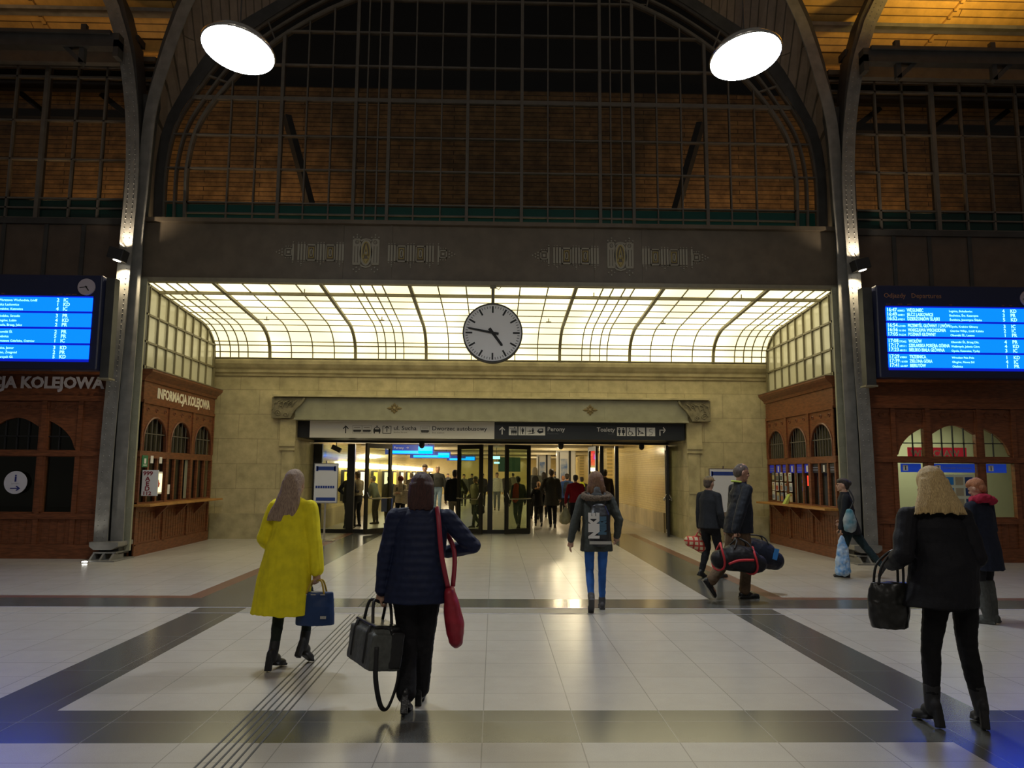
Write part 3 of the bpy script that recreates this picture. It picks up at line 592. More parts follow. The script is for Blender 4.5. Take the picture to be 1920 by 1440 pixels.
# blue headers, pictogram tags and a red panel in the right booth's panes
for k in range(9):
    y = 14.82+3.76*(k+.5)/9
    if k in (0, 1, 2): c = 'header_dark'
    else: c = 'header_blue'
    t = MB(); t.box(6.905, 6.915, y-.145, y+.145, 1.70, 1.89); 
    if k in (1, 3, 5, 7): t.box(6.903, 6.905, y-.03, y+.05, 1.72, 1.86, 1)
    else: t.box(6.903, 6.905, y-.12, y+.12, 1.80, 1.82, 2); t.box(6.903, 6.905, y-.12, y+.12, 1.75, 1.77, 2)
    M.setdefault('header_dark', mat('dark_window_header', (.01,.01,.02), .4)); M.setdefault('header_blue', mat('blue_window_header', (.02,.03,.25), .4, emit=(.01,.02,.3), es=.35)); M.setdefault('grey_line', mat('grey_print', (.2,.22,.35), .5))
    tag(t.build('window_header', [M[c], M['white'], M['grey_line']]), 'header strip across the top of a narrow pane in the right booth', 'sign', 'header strips in the right booth panes')
t = MB(); t.box(6.90, 6.915, 16.05, 16.30, 1.42, 1.64); tag(t.build('notice', mat('red_lit_notice', (.6,.04,.02), .4, emit=(.9,.05,.02), es=.8)), 'small glowing red notice behind the panes of the right booth', 'sign')
t = MB(); t.box(6.905, 6.915, 16.86, 17.0, 1.02, 1.70); tag(t.build('paper_strip', mat('pale_green_paper', (.42,.50,.38), .6)), 'tall pale green paper strip in a pane of the right booth', 'paper')
t = MB(); t.box(6.905, 6.915, 16.45, 16.6, 1.02, 1.62); t.box(6.90, 6.905, 16.47, 16.58, 1.30, 1.40, 1); t.box(6.90, 6.905, 16.47, 16.58, 1.48, 1.54, 1); tag(t.build('notice', [M['booth_pale'], M['header_blue']]), 'narrow printed notice with blue blocks in a pane of the right booth', 'sign')
t = MB(); t.prism([(6.60, 1.0), (6.68, 1.0), (6.75, 1.22), (6.73, 1.225)], 16.86, 17.0); tag(t.build('leaflet', mat('lime_green_leaflet', (.45,.55,.12), .5)), 'lime green leaflet leaning on the shelf of the right booth', 'leaflet')
for r in range(3):
    for c in range(5):
        y = 17.15+.265*c+random.uniform(-.02, .02); z = 1.04+.235*r+random.uniform(-.01, .02); h = .2
        t = MB(); t.box(6.86, 6.872, y-.075, y+.075, z, z+h); t.box(6.858, 6.86, y-.065, y+.065, z+.02, z+h*.62, 1); t.box(6.857, 6.86, y-.05, y+.03, z+h*.7, z+h*.85, 2)
        cols = [(.5,.45,.35), (.35,.42,.38), (.10,.12,.12), (.45,.2,.1), (.2,.25,.35), (.5,.42,.2), (.4,.06,.04)]
        a, b, cc = random.sample(range(7), 3); key = lambda q: M.setdefault('pr%d' % q, mat('printed_cover_%s' % 'abcdefg'[q], cols[q], .4))
        o = t.build('brochure', [M['white'] if random.random() < .5 else key(a), key(b), key(cc)]); tag(o, 'colourful brochure standing in the rack at the far end of the right booth', 'brochure', 'brochures in the right booth rack')
# AED cabinet, its sign, emergency sign, note
t = thing('defibrillator_cabinet', 'white lit defibrillator cabinet with a red cross bar on the left booth', 'cabinet', (-6.75, 15.35, 1.2))
MB().box(-6.88, -6.72, 15.15, 15.55, 1.18, 1.63).build('case', M['white'], t, bevel=.01)
MB().box(-6.72, -6.71, 15.19, 15.51, 1.22, 1.59).build('lit_door', mat('lit_cabinet_door', (.9,.8,.5), .4, emit=(1,.80,.36), es=1.5), t)
MB().box(-6.71, -6.69, 15.2, 15.38, 1.38, 1.40).lathe((-6.70, 15.27, 1.32), [(.001, 0), (.04, .0), (.05, .06), (.03, .15), (.001, .16)], 10).build('defibrillator', M['red'], t)
t = thing('aed_sign', 'white sign with red 999 AED 112 lettering beside the defibrillator cabinet', 'sign', (-6.84, 14.96, 1.2))
MB().box(-6.85, -6.54, 14.94, 14.96, 1.16, 1.66).build('board', M['white'], t)
mb = MB()
M['darkred'] = mat('dark_red_lettering', (.25,.02,.03), .5)
for tx, z, sz in (('999', 1.56, .11), ('A', 1.45, .12), ('E', 1.355, .12), ('D', 1.26, .12), ('112', 1.175, .10)): mb.text(tx, sz, facing(-6.74, 14.937, z), 0, .002, 'CENTER', 1.15, .003)
mb.build('lettering', M['darkred'], t)
t = MB(); t.box(-6.86, -6.85, 14.9, 15.14, 1.72, 1.95); t.box(-6.85, -6.848, 14.98, 15.06, 1.79, 1.89, 1); t.box(-6.85, -6.848, 14.95, 15.09, 1.75, 1.765, 1); tag(t.build('emergency_sign', [mat('green_sign', (.01,.16,.07), .4), M['white']]), 'small green emergency sign above the white AED sign', 'sign')
for y, z0, z1, l in ((15.35, 1.80, 1.95, 'small white tag at the top of the second pane of the left booth'), (15.75, 1.80, 1.93, 'small white round tag at the top of the third pane of the left booth'), (16.2, 1.16, 1.36, 'white paper note taped low on the left booth')):
    t = MB(); t.box(-6.87, -6.865, y-.06, y+.06, z0, z1); tag(t.build('paper_note', M['white']), l, 'note')
t = MB(); t.box(-6.92, -6.915, 17.1, 17.25, 1.04, 1.9); tag(t.build('curtain_strip', mat('pale_curtain', (.22,.22,.17), .7)), 'pale narrow blind hanging in a pane of the left booth', 'blind')
# ------------------------------------------------------------------ wooden office fronts facing the hall
def front(s, label):
    root = thing('office_front', label, 'office front', (s*9.1, 14.5, 0)); c = 9.08; Yf = 14.5
    sx = lambda a, b: sorted((s*a, s*b))
    mb = MB()
    def b(x0, x1, z0, z1, d=0): mb.box(*sx(x0, x1), Yf-d, Yf+.08, z0, z1)
    # boards around the three-light window
    b(7.2, c-1.16, 0, 3.6); b(c+1.16, 14, 0, 3.6); b(c-1.16, c+1.16, 0, .86); b(c-1.16, c+1.16, 1.90, 2.03); b(c-1.16, c+1.16, 2.95, 3.6)
    for q in (-1, 1):
        b(*sorted((c+q*.43, c+q*.60)), .86, 2.95, .02)
    Ri = 1.12; N = 24                                # boards above the arch line
    def arcz(u): return 1.98+.72*math.sqrt(max(0, 1-(u/Ri)**2))
    def mid(u): return 2.30+.34*math.sqrt(max(0, 1-(u/.43)**2))*.9
    pts = [(-1.16+2.32*i/48) for i in range(49)]
    for u0, u1 in zip(pts, pts[1:]):
        um = (u0+u1)/2
        if .43 < abs(um) < .60: continue
        f = (lambda u: 2.46+.18*math.cos(min(1, abs(u)/.43)*PI/2)) if abs(um) < .43 else (lambda u: arcz(u) if abs(u) < Ri else 2.03)
        mb.add([(s*(c+u), y, z) for y in (Yf, Yf+.08) for u, z in ((u0, f(u0)), (u1, f(u1)), (u1, 2.96), (u0, 2.96))], [(0,1,2,3), (7,6,5,4), (0,4,5,1)])
    mb.build('boarding', M['redwood'], root)
    mb = MB()
    for x in (7.45, c-1.2, c-.51, c+.51, c+1.2, c+1.6, c+2.3, c+3): mb.box(*sx(x-.045, x+.045), Yf-.035, Yf, .1, 3.0)
    for z, h in ((.13, .13), (.78, .05), (1.965, .05), (3.02, .05), (3.55, .07)): mb.box(*sx(7.2, 14), Yf-.05, Yf, z-h, z+h)
    for k in range(46):
        x = 7.3+.145*k; mb.box(*sx(x, x+.012), Yf-.012, Yf, .28, .72)
    for x in (8.2, 9.08, 9.96, 7.65):                 # carved scrolls
        for q in (-.2, .0, .2): mb.tube([(s*(x+q+.07*math.cos(t*.5)*(1-t/14)), Yf-.01, 2.84+.04*math.sin(t*.5)) for t in range(12)], .008, 5)
    mb.build('frame_moulding', M['redwood'], root)
    mb = MB()
    for u in (-.22, 0, .22): mb.box(*sx(c+u-.008, c+u+.008), Yf+.02, Yf+.05, 2.03, 2.64)
    mb.box(*sx(c-.43, c+.43), Yf+.02, Yf+.05, 2.28, 2.30)
    for q in (-1, 1): mb.box(*sx(c+q*.8-.008, c+q*.8+.008), Yf+.02, Yf+.05, 2.03, 2.5); mb.box(*sx(*sorted((c+q*.6, c+q*1.0))), Yf+.02, Yf+.05, 2.28, 2.30)
    mb.build('window_bars', M['blackmatte'], root)
    MB().box(*sx(c-1.16, c+1.16), Yf+.05, Yf+.055, .86, 2.75).build('glass_pane', M['glass'], root)
    return root
L1 = front(-1, 'dark red wooden office front with a dark three-part window, left of the left column')
MB().text('INFORMACJA KOLEJOWA', .30, facing(-7.47, 14.44, 3.215), 0, .004, 'RIGHT', 1.0, .012).build('lettering', M['grey_text'], L1)
front(1, 'dark red wooden office front with a bright arched three-part window, right of the right column')
# rooms behind the fronts
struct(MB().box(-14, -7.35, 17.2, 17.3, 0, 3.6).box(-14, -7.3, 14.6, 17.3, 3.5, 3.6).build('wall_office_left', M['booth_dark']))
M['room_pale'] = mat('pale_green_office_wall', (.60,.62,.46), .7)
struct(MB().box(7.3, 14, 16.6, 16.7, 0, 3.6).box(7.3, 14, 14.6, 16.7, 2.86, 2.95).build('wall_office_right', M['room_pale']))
light('AREA', 'office_lamp', (9.1, 15.6, 2.8), 26, (1.0, .97, .78), 2.0, (9.1, 15.7, 0), .5)
t = MB(); t.box(8.66, 9.9, 15.4, 15.42, 2.02, 2.24); t.text('WROCŁAW', .19, facing(8.72, 15.395, 2.05), 1, .002, 'LEFT', 1, .004); tag(t.build('banner', [mat('red_banner', (.5,.03,.05), .5, emit=(.6,.02,.05), es=.25), M['white']]), 'red banner with white lettering inside the bright right office window', 'banner')
for x0, x1, l in ((8.02, 8.42, 'blue window header with a white info square, left light of the bright office window'), (8.67, 9.49, 'wide blue window header with white lettering over the middle of the bright office window'), (9.72, 10.12, 'blue window header with a white info square, right light of the bright office window')):
    t = MB(); t.box(x0, x1, 14.535, 14.545, 1.72, 1.89); t.box(x0+.04, x0+.14, 14.53, 14.535, 1.75, 1.86, 1); t.text('i', .12, facing(x0+.09, 14.528, 1.765), 2, .001, 'CENTER', 1, .004)
    if x1-x0 > .5: t.text('Informacja Turystyczna', .062, facing(x0+.17, 14.53, 1.79), 3, .001)
    tag(t.build('window_header', [M['blue_sign'], M['white'], M['ink'], M['grey_line']]), l, 'sign')
t = MB(); t.box(8.86, 9.46, 14.54, 14.548, 1.0, 1.68)
for k in range(9):
    x, z = 8.9+.19*(k % 3), 1.06+.21*(k//3); t.box(x, x+.15, 14.534, 14.54, z, z+.15, 1+k % 3)
tag(t.build('poster', [M['room_pale'], mat('sky_blue_print', (.03,.22,.55), .4), mat('sand_print', (.38,.32,.2), .4), mat('navy_print', (.02,.05,.16), .4)]), 'poster with rows of blue and sand pictures in the bright office window', 'poster')
# round info sticker on the left office window
t = thing('info_sticker', 'round white sticker with a blue letter i and arrow on the left office window', 'sign', (-9.0, 14.49, 1.41))
MB().disk((-9.0, 1.41), .215, 14.47, 14.48, 40).build('disc', mat('white_sticker', (.62,.60,.66), .5), t)
mb = MB(); mb.text('i', .19, facing(-9.0, 14.468, 1.43), 0, .002, 'CENTER', 1.1, .006); mb.text('informacja', .035, facing(-9.0, 14.468, 1.385), 1, .001, 'CENTER')
mb.box(-9.09, -8.95, 14.466, 14.47, 1.29, 1.31); mb.prism([(-8.97, 1.35), (-8.90, 1.30), (-8.97, 1.25), (-8.985, 1.265), (-8.94, 1.30), (-8.985, 1.335)], 14.466, 14.47)
mb.build('marks', [mat('navy_ink', (.02,.03,.20), .5), M['grey_text']], t)
# ------------------------------------------------------------------ departure and arrival boards
ROWS = [('16:47','60852','WĘGLINIEC','Legnica, Bolesławiec','4','KD'),('16:49','66821','JELCZ LASKOWICE','Siechnice, Św. Katarzyna','3','PR'),('16:52','69251','DZIERŻONIÓW ŚLĄSKI','Świdnica, Jaworzyna Śląska','5','KD'),
 ('16:54','63100','PRZEMYŚL GŁÓWNY / LWÓW','Opole, Kraków Główny','3','IC'),('16:56','16104','WARSZAWA WSCHODNIA','Ostrów Wlkp., Łódź Kaliska','2','IC'),('17:05','76224','POZNAŃ GŁÓWNY','Oborniki Śl., Leszno','1','PR'),
 ('17:08','77302','WOŁÓW','Oborniki Śl., Brzeg Dln.','4','PR'),('17:17','69311','SZKLARSKA PORĘBA GÓRNA','Wałbrzych, Jelenia Góra','4','KD'),('17:23','48151','BIELSKO BIAŁA GŁÓWNA','Opole, Katowice, Tychy','3','IC'),
 ('17:29','69801','TRZEBNICA','Wrocław Psie Pole','1','KD'),('17:39','16100','ZIELONA GÓRA','Głogów, Nowa Sól','4','IC'),('17:41','66407','BIERUTÓW','Oleśnica','1','PR')]
LROWS = [('Warszawa Wschodnia, Łódź','2','IC'),('Jelcz Laskowice','1','KD'),('Kraków, Katowice','4','IC'),('Kłodzko, Strzelin','3','PR'),('Głogów, Lubin','4','KD'),('Opole, Brzeg, Jelcz','2','PR'),('Oborniki Śl.','2','PR'),('Trzebnica','5','PR'),('Warszawa Gdańska, Ostrów','1','IC'),('Legnica, Jawor','3','KD'),('Leszno, Żmigród','2','PR'),('Wałbrzych Gł.','5','KD')]
def board(s, label):
    x0, x1 = (7.22, 10.42) if s > 0 else (-10.42, -7.19); Y = 13.6
    root = thing('timetable_board', label, 'display board', ((x0+x1)/2, Y+.1, 3.5))
    MB().box(x0, x1, Y, Y+.28, 3.46, 5.22).build('case', M['casing'], root, bevel=.02)
    a, b = (7.02, 7.20) if s > 0 else (-7.18, -7.02); mb = MB(); mb.box(a, b, Y+.12, Y+.3, 3.32, 5.2); mb.box(a-.03, b+.02, Y+.1, Y+.32, 3.30, 3.33, 1)
    mb.build('side_bracket', [M['steel_dark'], M['lintel_trim']], root)
    sx0, sx1 = (7.38, 10.3) if s > 0 else (-10.3, -7.33)
    MB().box(sx0, sx1, Y-.006, Y, 3.60, 4.82).build('screen_frame', M['screen_dark'], root)
    for g in range(4):
        zt = 4.79-.295*g; mb = MB(); mb.box(sx0, sx1, Y-.012, Y-.006, zt-.255, zt)
        mb.build('screen', M['screen'], root)
    tx, ty = MB(), MB()
    for i in range(12):
        z = 4.79-.295*(i//3)-.078-.083*(i % 3)
        if s > 0:
            r = ROWS[i]
            for x, t, sz, w in ((7.39, r[0], .098, .92), (7.60, r[1], .05, 1.1), (7.78, r[2], .086, .68), (8.58, r[3], .055, 1.0), (9.60, r[4], .092, 1), (9.75, r[5], .092, .95)): tx.text(t, sz, facing(x, Y-.0125, z), 0, .001, 'LEFT', w, .0016 if sz > .06 else .0003)
        else:
            r = LROWS[i]
            for x, t, sz, w in ((-9.03, r[0], .06, 1.0), (-7.98, r[1], .092, 1), (-7.86, r[2], .092, .95)): tx.text(t, sz, facing(x, Y-.0125, z), 0, .001, 'LEFT', w, .0016 if sz > .06 else .0003)
    tx.build('screen_text', M['screen_text'], root)
    mb = MB()
    if s > 0: mb.text('Odjazdy   Departures', .125, facing(7.36, Y-.003, 4.98), 0, .002)
    for x in ((-9.0, -7.98, -7.83, -7.72) if s < 0 else (7.4, 7.62, 7.8, 8.6, 9.6, 9.75)): mb.text('czas' if abs(x) > 8 else 'peron', .035, facing(x, Y-.003, 4.845), 0, .001)
    mb.build('heading', M['orange_text'], root)
    cx = -7.46 if s < 0 else 10.12
    mb = MB(); mb.disk((cx, 4.99), .155, Y-.03, Y, 32); c = mb.build('small_clock', mat('dim_clock_face', (.42,.36,.40), .5), root)
    mb = MB()
    for a, L, wd in ((-PI/2-.15, .12, .007), (PI-.62, .085, .009)): mb.box(-wd, wd, Y-.035, Y-.03, -.02, L, 0, Matrix.Translation((cx, 0, 4.99))@Matrix.Rotation(a, 4, 'Y'))
    mb.build('clock_hands', M['ink'], c)
board(-1, 'blue lit timetable board with a small round clock at its right, upper left')
board(1, 'blue lit departures board headed Odjazdy Departures, upper right')
# ------------------------------------------------------------------ big clock
t = thing('station_clock', 'large round white station clock showing 4:47, hanging from the brown lintel', 'clock', (0.0, 14.56, 4.38))
cz, R0, Yc = 4.39, .59, 14.49
mb = MB(); mb.disk((0, cz), R0, Yc, Yc+.16, 64); mb.ribbon([((R0-.012)*math.cos(2*PI*k/64), cz+(R0-.012)*math.sin(2*PI*k/64)) for k in range(65)], .014, Yc-.02, Yc+.17); mb.build('case', M['steel_dark'], t)
MB().disk((0, cz), R0-.022, Yc-.008, Yc, 64).build('dial', mat('clock_dial', (.80,.78,.76), .4), t)
mb = MB()
for k in range(60):
    L, wd = (.125, .017) if k % 5 == 0 else (.036, .0055); mb.box(-wd, wd, Yc-.012, Yc-.008, R0-.065-L, R0-.055, 0, Matrix.Translation((0, 0, cz))@Matrix.Rotation(k*PI/30, 4, 'Y'))
mb.build('minute_marks', M['ink'], t)
mb = MB(); mb.prism([(-.024, -.12), (.024, -.12), (.017, .48), (0, .50), (-.017, .48)], Yc-.028, Yc-.022, 0, 'y', Matrix.Translation((0, 0, cz))@Matrix.Rotation(2*PI*46.8/60, 4, 'Y')); mb.build('minute_hand', M['ink'], t)
mb = MB(); mb.prism([(-.03, -.11), (.03, -.11), (.025, .30), (0, .33), (-.025, .30)], Yc-.020, Yc-.014, 0, 'y', Matrix.Translation((0, 0, cz))@Matrix.Rotation(2*PI*4.78/12, 4, 'Y')); mb.build('hour_hand', M['ink'], t)
mb = MB(); mb.tube([(0, 14.57, cz+R0-.01), (0, 14.57, 5.35)], .033, 12); mb.box(-.06, .06, 14.53, 14.61, 5.31, 5.358); mb.tube([(.05, 14.57, 5.33), (.11, 14.57, 5.28), (.16, 14.57, 5.34)], .008, 6); mb.build('hanging_pole', M['vaultbar'], t)
# ------------------------------------------------------------------ floodlights, column lights
for (x, y, z), lab in zip(LAMPS, ('glaring cold white floodlight hanging at the upper left', 'glaring cold white floodlight hanging at the upper right')):
    t = thing('floodlight', lab, 'lamp', (x, y, z)); s = -1 if x < 0 else 1; Rm = Matrix.Rotation(-s*.10, 4, 'Y')@Matrix.Rotation(-.16, 4, 'X')
    mb = MB(); mb.lathe((x, y, z), [(.30, -.05), (.48, -.06), (.49, -.03), (.40, .08), (.22, .16), (.06, .22), (.05, .34)], 32, 0, Rm); mb.build('reflector_shade', M['chrome'], t, True)
    mb = MB(); mb.lathe((x, y, z), [(.001, -.17), (.2, -.16), (.36, -.12), (.47, -.062), (.3, -.05)], 32, 0, Rm); mb.build('lens', M['flood'], t, True)
    MB().tube([(x, y, z+.2), (x, y, 14)], .012, 6).build('cable', M['steel_dark'], t)
for s, lab in ((-1, 'black up-and-down spotlight clamped on the left column'), (1, 'black up-and-down spotlight clamped on the right column')):
    x, y, z = s*7.1, 13.98, 5.72
    t = thing('column_spotlight', lab, 'lamp', (x, y, z)); Mx = Matrix.Translation((x-.02 if s < 0 else x+.05, y, z))@Matrix.Rotation(.25*-s, 4, 'Y')
    MB().box(-.16, .13, -.12, .12, -.11, .11, 0, Mx).build('housing', M['blackmatte'], t, bevel=.015)
    mb = MB(); mb.lathe((0, 0, 0), [(.001, -.125), (.06, -.122), (.075, -.108)], 20, 0, Mx); mb.build('lens', M['warmlamp'], t)
    MB().box(x-.04, x+.04, 14.08, 14.2, z-.03, z+.03).tube([(x, y, z+.1), (x-.05, y+.05, z+.25), (x, 14.19, z+.2)], .008, 6).build('bracket', M['steel_dark'], t)
    light('SPOT', 'column_spot_down', (x, 14.05, z-.18), 85, (1, .84, .55), .02, (x, 14.22, z-2.0), spot=2.4, blend=1)
    light('SPOT', 'column_spot_up', (x, 14.05, z+.18), 65, (1, .84, .62), .02, (x, 14.22, z+2.0), spot=2.4, blend=1)
t = thing('floor_light', 'small bright light set in the floor at the foot of the left column', 'lamp', (-7.27, 13.85, 0)); MB().lathe((-7.27, 13.85, 0), [(.07, 0), (.07, .012), (.05, .015)], 20).build('ring', M['chrome'], t)
MB().lathe((-7.27, 13.85, .012), [(.05, 0), (.04, .012), (.001, .016)], 20).build('lens', mat('lit_floor_lens', (1,1,1), .4, emit=(1,1,.95), es=18), t)
light('SPOT', 'floor_uplight', (-7.27, 13.85, .06), 10, (1, .97, .85), .03, (-7.2, 14.22, 2.2), spot=1.0)
# ------------------------------------------------------------------ overhead signs
def PX(px): return at(px, 808, 19.0).x
zc = 2.725
a, b, c_ = PX(581), PX(927), PX(1283)
SY = 18.98
g = thing('hanging_sign', 'light grey overhead sign reading ul. Sucha and Dworzec autobusowy', 'sign', ((a+b)/2, SY, 2.5)); MB().box(a, b, SY, SY+.1, 2.51, 2.938).build('sign_board', M['signgrey'], g)
d = thing('hanging_sign', 'dark navy overhead sign reading Perony and Toalety', 'sign', ((c_+b)/2, SY, 2.5)); MB().box(b+.002, c_, SY, SY+.1, 2.51, 2.938).build('sign_board', M['signdark'], d)
def arrow(mb, x, z, ang=0, k=1, m=0, Y=SY):
    R_ = Matrix.Translation((x, Y-.001, z))@Matrix.Rotation(ang, 4, 'Y'); mb.box(-.013*k, .013*k, -.002, .002, -.10*k, .07*k, m, R_)
    for q in (-1, 1): mb.prism([(0, .10*k), (0, .065*k), (q*.062*k, .0), (q*.075*k, .02*k)], -.002, .002, m, 'y', R_)
mb = MB(); fl = lambda px, z, Y=SY-.001: facing(PX(px), Y, z)
arrow(mb, PX(648.5), zc)
for px in (670, 688, 797):                           # bus and coach pictograms
    x = PX(px); mb.box(x-.10, x+.10, SY-.003, SY, zc-.045, zc-.01); mb.prism([(x-.10, zc-.05), (x+.10, zc-.05), (x+.08, zc-.07), (x-.09, zc-.07)], SY-.003, SY)
    mb.box(x-.12, x+.12, SY-.002, SY, zc+.095, zc+.10, 1); mb.box(x-.12, x-.115, SY-.002, SY, zc-.1, zc+.1, 1); mb.box(x+.115, x+.12, SY-.002, SY, zc-.1, zc+.1, 1); mb.box(x-.12, x+.12, SY-.002, SY, zc-.10, zc-.095, 1)
    mb.box(x-.08, x+.07, SY-.003, SY, zc+.045, zc+.055, 1)
x = PX(707); mb.prism([(x-.09, zc-.06), (x-.09, zc+.0), (x-.055, zc+.055), (x+.055, zc+.055), (x+.09, zc), (x+.09, zc-.06)], SY-.003, SY); mb.box(x-.08, x-.05, SY-.003, SY, zc-.10, zc-.06); mb.box(x+.05, x+.08, SY-.003, SY, zc-.10, zc-.06); mb.box(x-.025, x+.025, SY-.003, SY, zc+.07, zc+.095); mb.box(x-.05, x+.05, SY-.005, SY-.003, zc+.005, zc+.04, 2)
x = PX(725.6); arrow(mb, x, zc+.02, 0, .8)
for q in ((x-.11, x-.095, -.09, .09), (x+.095, x+.11, -.09, .09), (x-.11, x+.11, -.10, -.085), (x-.11, x-.04, .08, .095), (x+.04, x+.11, .08, .095)): mb.box(q[0], q[1], SY-.003, SY, zc+q[2], zc+q[3])
def fit(mb, t, px0, px1, z, size, m=0, bold=.0015):
    cu = bpy.data.curves.new('t', 'FONT'); cu.body = t; cu.size = size; o = bpy.data.objects.new('t', cu); wd = max(v.co.x for v in o.to_mesh().vertices); o.to_mesh_clear(); bpy.data.objects.remove(o); bpy.data.curves.remove(cu)
    mb.text(t, size, fl(px0, z), m, .001, 'LEFT', (PX(px1)-PX(px0))/wd, bold)
fit(mb, 'ul. Sucha', 738, 781, zc-.01, .155); fit(mb, 'Sucha Street', 738, 764, zc-.085, .06, 1, 0); fit(mb, 'Dworzec autobusowy', 810, 913, zc-.01, .155); fit(mb, 'Bus station', 810, 833, zc-.085, .06, 1, 0)
mb.build('lettering', [M['ink'], mat('grey_sub_print', (.22,.19,.13), .5), M['signgrey']], g)
mb = MB(); arrow(mb, PX(941.5), zc, 0, 1, 0)
W_, K_ = 0, 1
def box(px0, px1): mb.box(PX(px0), PX(px1), SY-.003, SY, zc-.115, zc+.105, 0)
for q in ((954, 970), (972, 1022), (1156.6, 1172.8), (1175, 1191), (1193.6, 1209), (1211.7, 1228)): box(*q)
def man(x, k=1, fem=False, z=zc):
    mb.disk((x, z+.07*k), .02*k, SY-.005, SY-.003, 12, 1)
    mb.prism([(x-.035*k, z+.045*k), (x+.035*k, z+.045*k), ((x+.04*k) if fem else (x+.03*k), z-.04*k), (x+.015*k, z-.04*k), (x+.015*k, z-.1*k), (x-.015*k, z-.1*k), (x-.015*k, z-.04*k), ((x-.04*k) if fem else (x-.03*k), z-.04*k)], SY-.005, SY-.003, 1)
man(PX(1161)); man(PX(1168.5), 1, True)
x = PX(957.5)
for k in range(3): man(x+.033+.05*k, .72, False, zc-.03)
mb.box(PX(955.5), PX(968.5), SY-.005, SY-.003, zc+.045, zc+.055, 1); mb.prism([(PX(964), zc+.095), (PX(967), zc+.075), (PX(964), zc+.055)], SY-.005, SY-.003, 1)
man(PX(980), .9); mb.box(PX(975), PX(976), SY-.005, SY-.003, zc-.1, zc+.09, 1); mb.box(PX(984.5), PX(985.5), SY-.005, SY-.003, zc-.1, zc+.09, 1)
arrow(mb, PX(992), zc-.01, PI/2, .55, 1); man(PX(999), .8); mb.prism([(PX(990), zc-.09), (PX(1003), zc-.06), (PX(1003), zc-.045), (PX(990), zc-.075)], SY-.005, SY-.003, 1)
x = PX(1013); mb.prism([(x-.09, zc-.02), (x-.04, zc+.05), (x+.07, zc+.06), (x+.08, zc-.04), (x-.02, zc-.07)], SY-.005, SY-.003, 1); mb.box(x-.03, x+.05, SY-.007, SY-.005, zc+.0, zc+.035, 0)
x = PX(1182); mb.disk((x-.03, zc+.075), .017, SY-.005, SY-.003, 12, 1); mb.ribbon([(x-.03, zc+.05), (x-.02, zc-.0), (x+.035, zc-.01), (x+.055, zc-.07), (x+.08, zc-.06)], .011, SY-.005, SY-.003, 1); mb.ribbon([(x-.01+.05*math.cos(k*.4+1.9), zc-.045+.05*math.sin(k*.4+1.9)) for k in range(12)], .008, SY-.005, SY-.003, 1)
x = PX(1200); mb.disk((x-.05, zc+.07), .018, SY-.005, SY-.003, 12, 1); mb.ribbon([(x-.05, zc+.045), (x-.03, zc-.01), (x-.05, zc-.09)], .014, SY-.005, SY-.003, 1); mb.ribbon([(x-.04, zc+.03), (x+.02, zc-.02), (x+.075, zc-.03)], .010, SY-.005, SY-.003, 1); mb.box(x, x+.09, SY-.005, SY-.003, zc-.06, zc-.04, 1)
x = PX(1220); mb.ribbon([(x+.04, zc+.07), (x-.04, zc+.05), (x-.03, zc), (x+.04, zc-.02), (x+.02, zc-.08), (x-.05, zc-.09)], .006, SY-.005, SY-.003, 1)
x = PX(1237); mb.box(x-.013, x+.013, SY-.003, SY, zc-.10, zc+.05); mb.box(x-.013, x+.11, SY-.003, SY, zc+.03, zc+.055)
for q in (-1, 1): mb.prism([(x+.15, zc+.0425), (x+.12, zc+.0425), (x+.075, zc+.0425+q*.065), (x+.095, zc+.0425+q*.08)], SY-.003, SY)
fit(mb, 'Perony', 1026, 1059, zc-.005, .15, 0); fit(mb, 'Platforms', 1026, 1047, zc-.085, .06, 2, 0); fit(mb, 'Toalety', 1118.8, 1152.7, zc-.005, .15, 0); fit(mb, 'Toilet', 1139, 1152, zc-.085, .06, 2, 0)
mb.build('lettering', [M['signwhite'], M['signdark'], mat('dim_sub_print', (.10,.11,.12), .5)], d)
struct(MB().box(-4.94, 4.94, 19.1, 20.85, 2.52, 2.93).build('trim_8', M['blackmatte']))
# ------------------------------------------------------------------ glass doors
DY = 20.9
fr = bpy.data.objects.new('door_1', None); COL.objects.link(fr); fr['kind'] = 'structure'; fr.location = (0, DY, 0)
mb = MB(); mb.box(-4.93, 4.93, DY-.06, DY+.06, 2.465, 2.52)
for x0, x1 in ((-4.93, -4.70), (-4.0, -3.80), (-.12, .02), (3.0, 3.1), (3.42, 3.52), (4.86, 4.93)): mb.box(x0, x1, DY-.06, DY+.06, 0, 2.42)
mb.box(-4.93, -2.88, DY-.05, DY+.05, 0, .10); mb.box(-.98, 1.05, DY-.05, DY+.05, 0, .10)
mb.build('door_frame', M['black'], fr)
MB().box(-4.7, -4.0, DY-.008, DY+.008, .1, 2.4).box(-.9, -.12, DY-.008, DY+.008, .1, 2.4).box(.02, .95, DY-.008, DY+.008, .1, 2.4).build('glass_pane', M['glass'], fr)
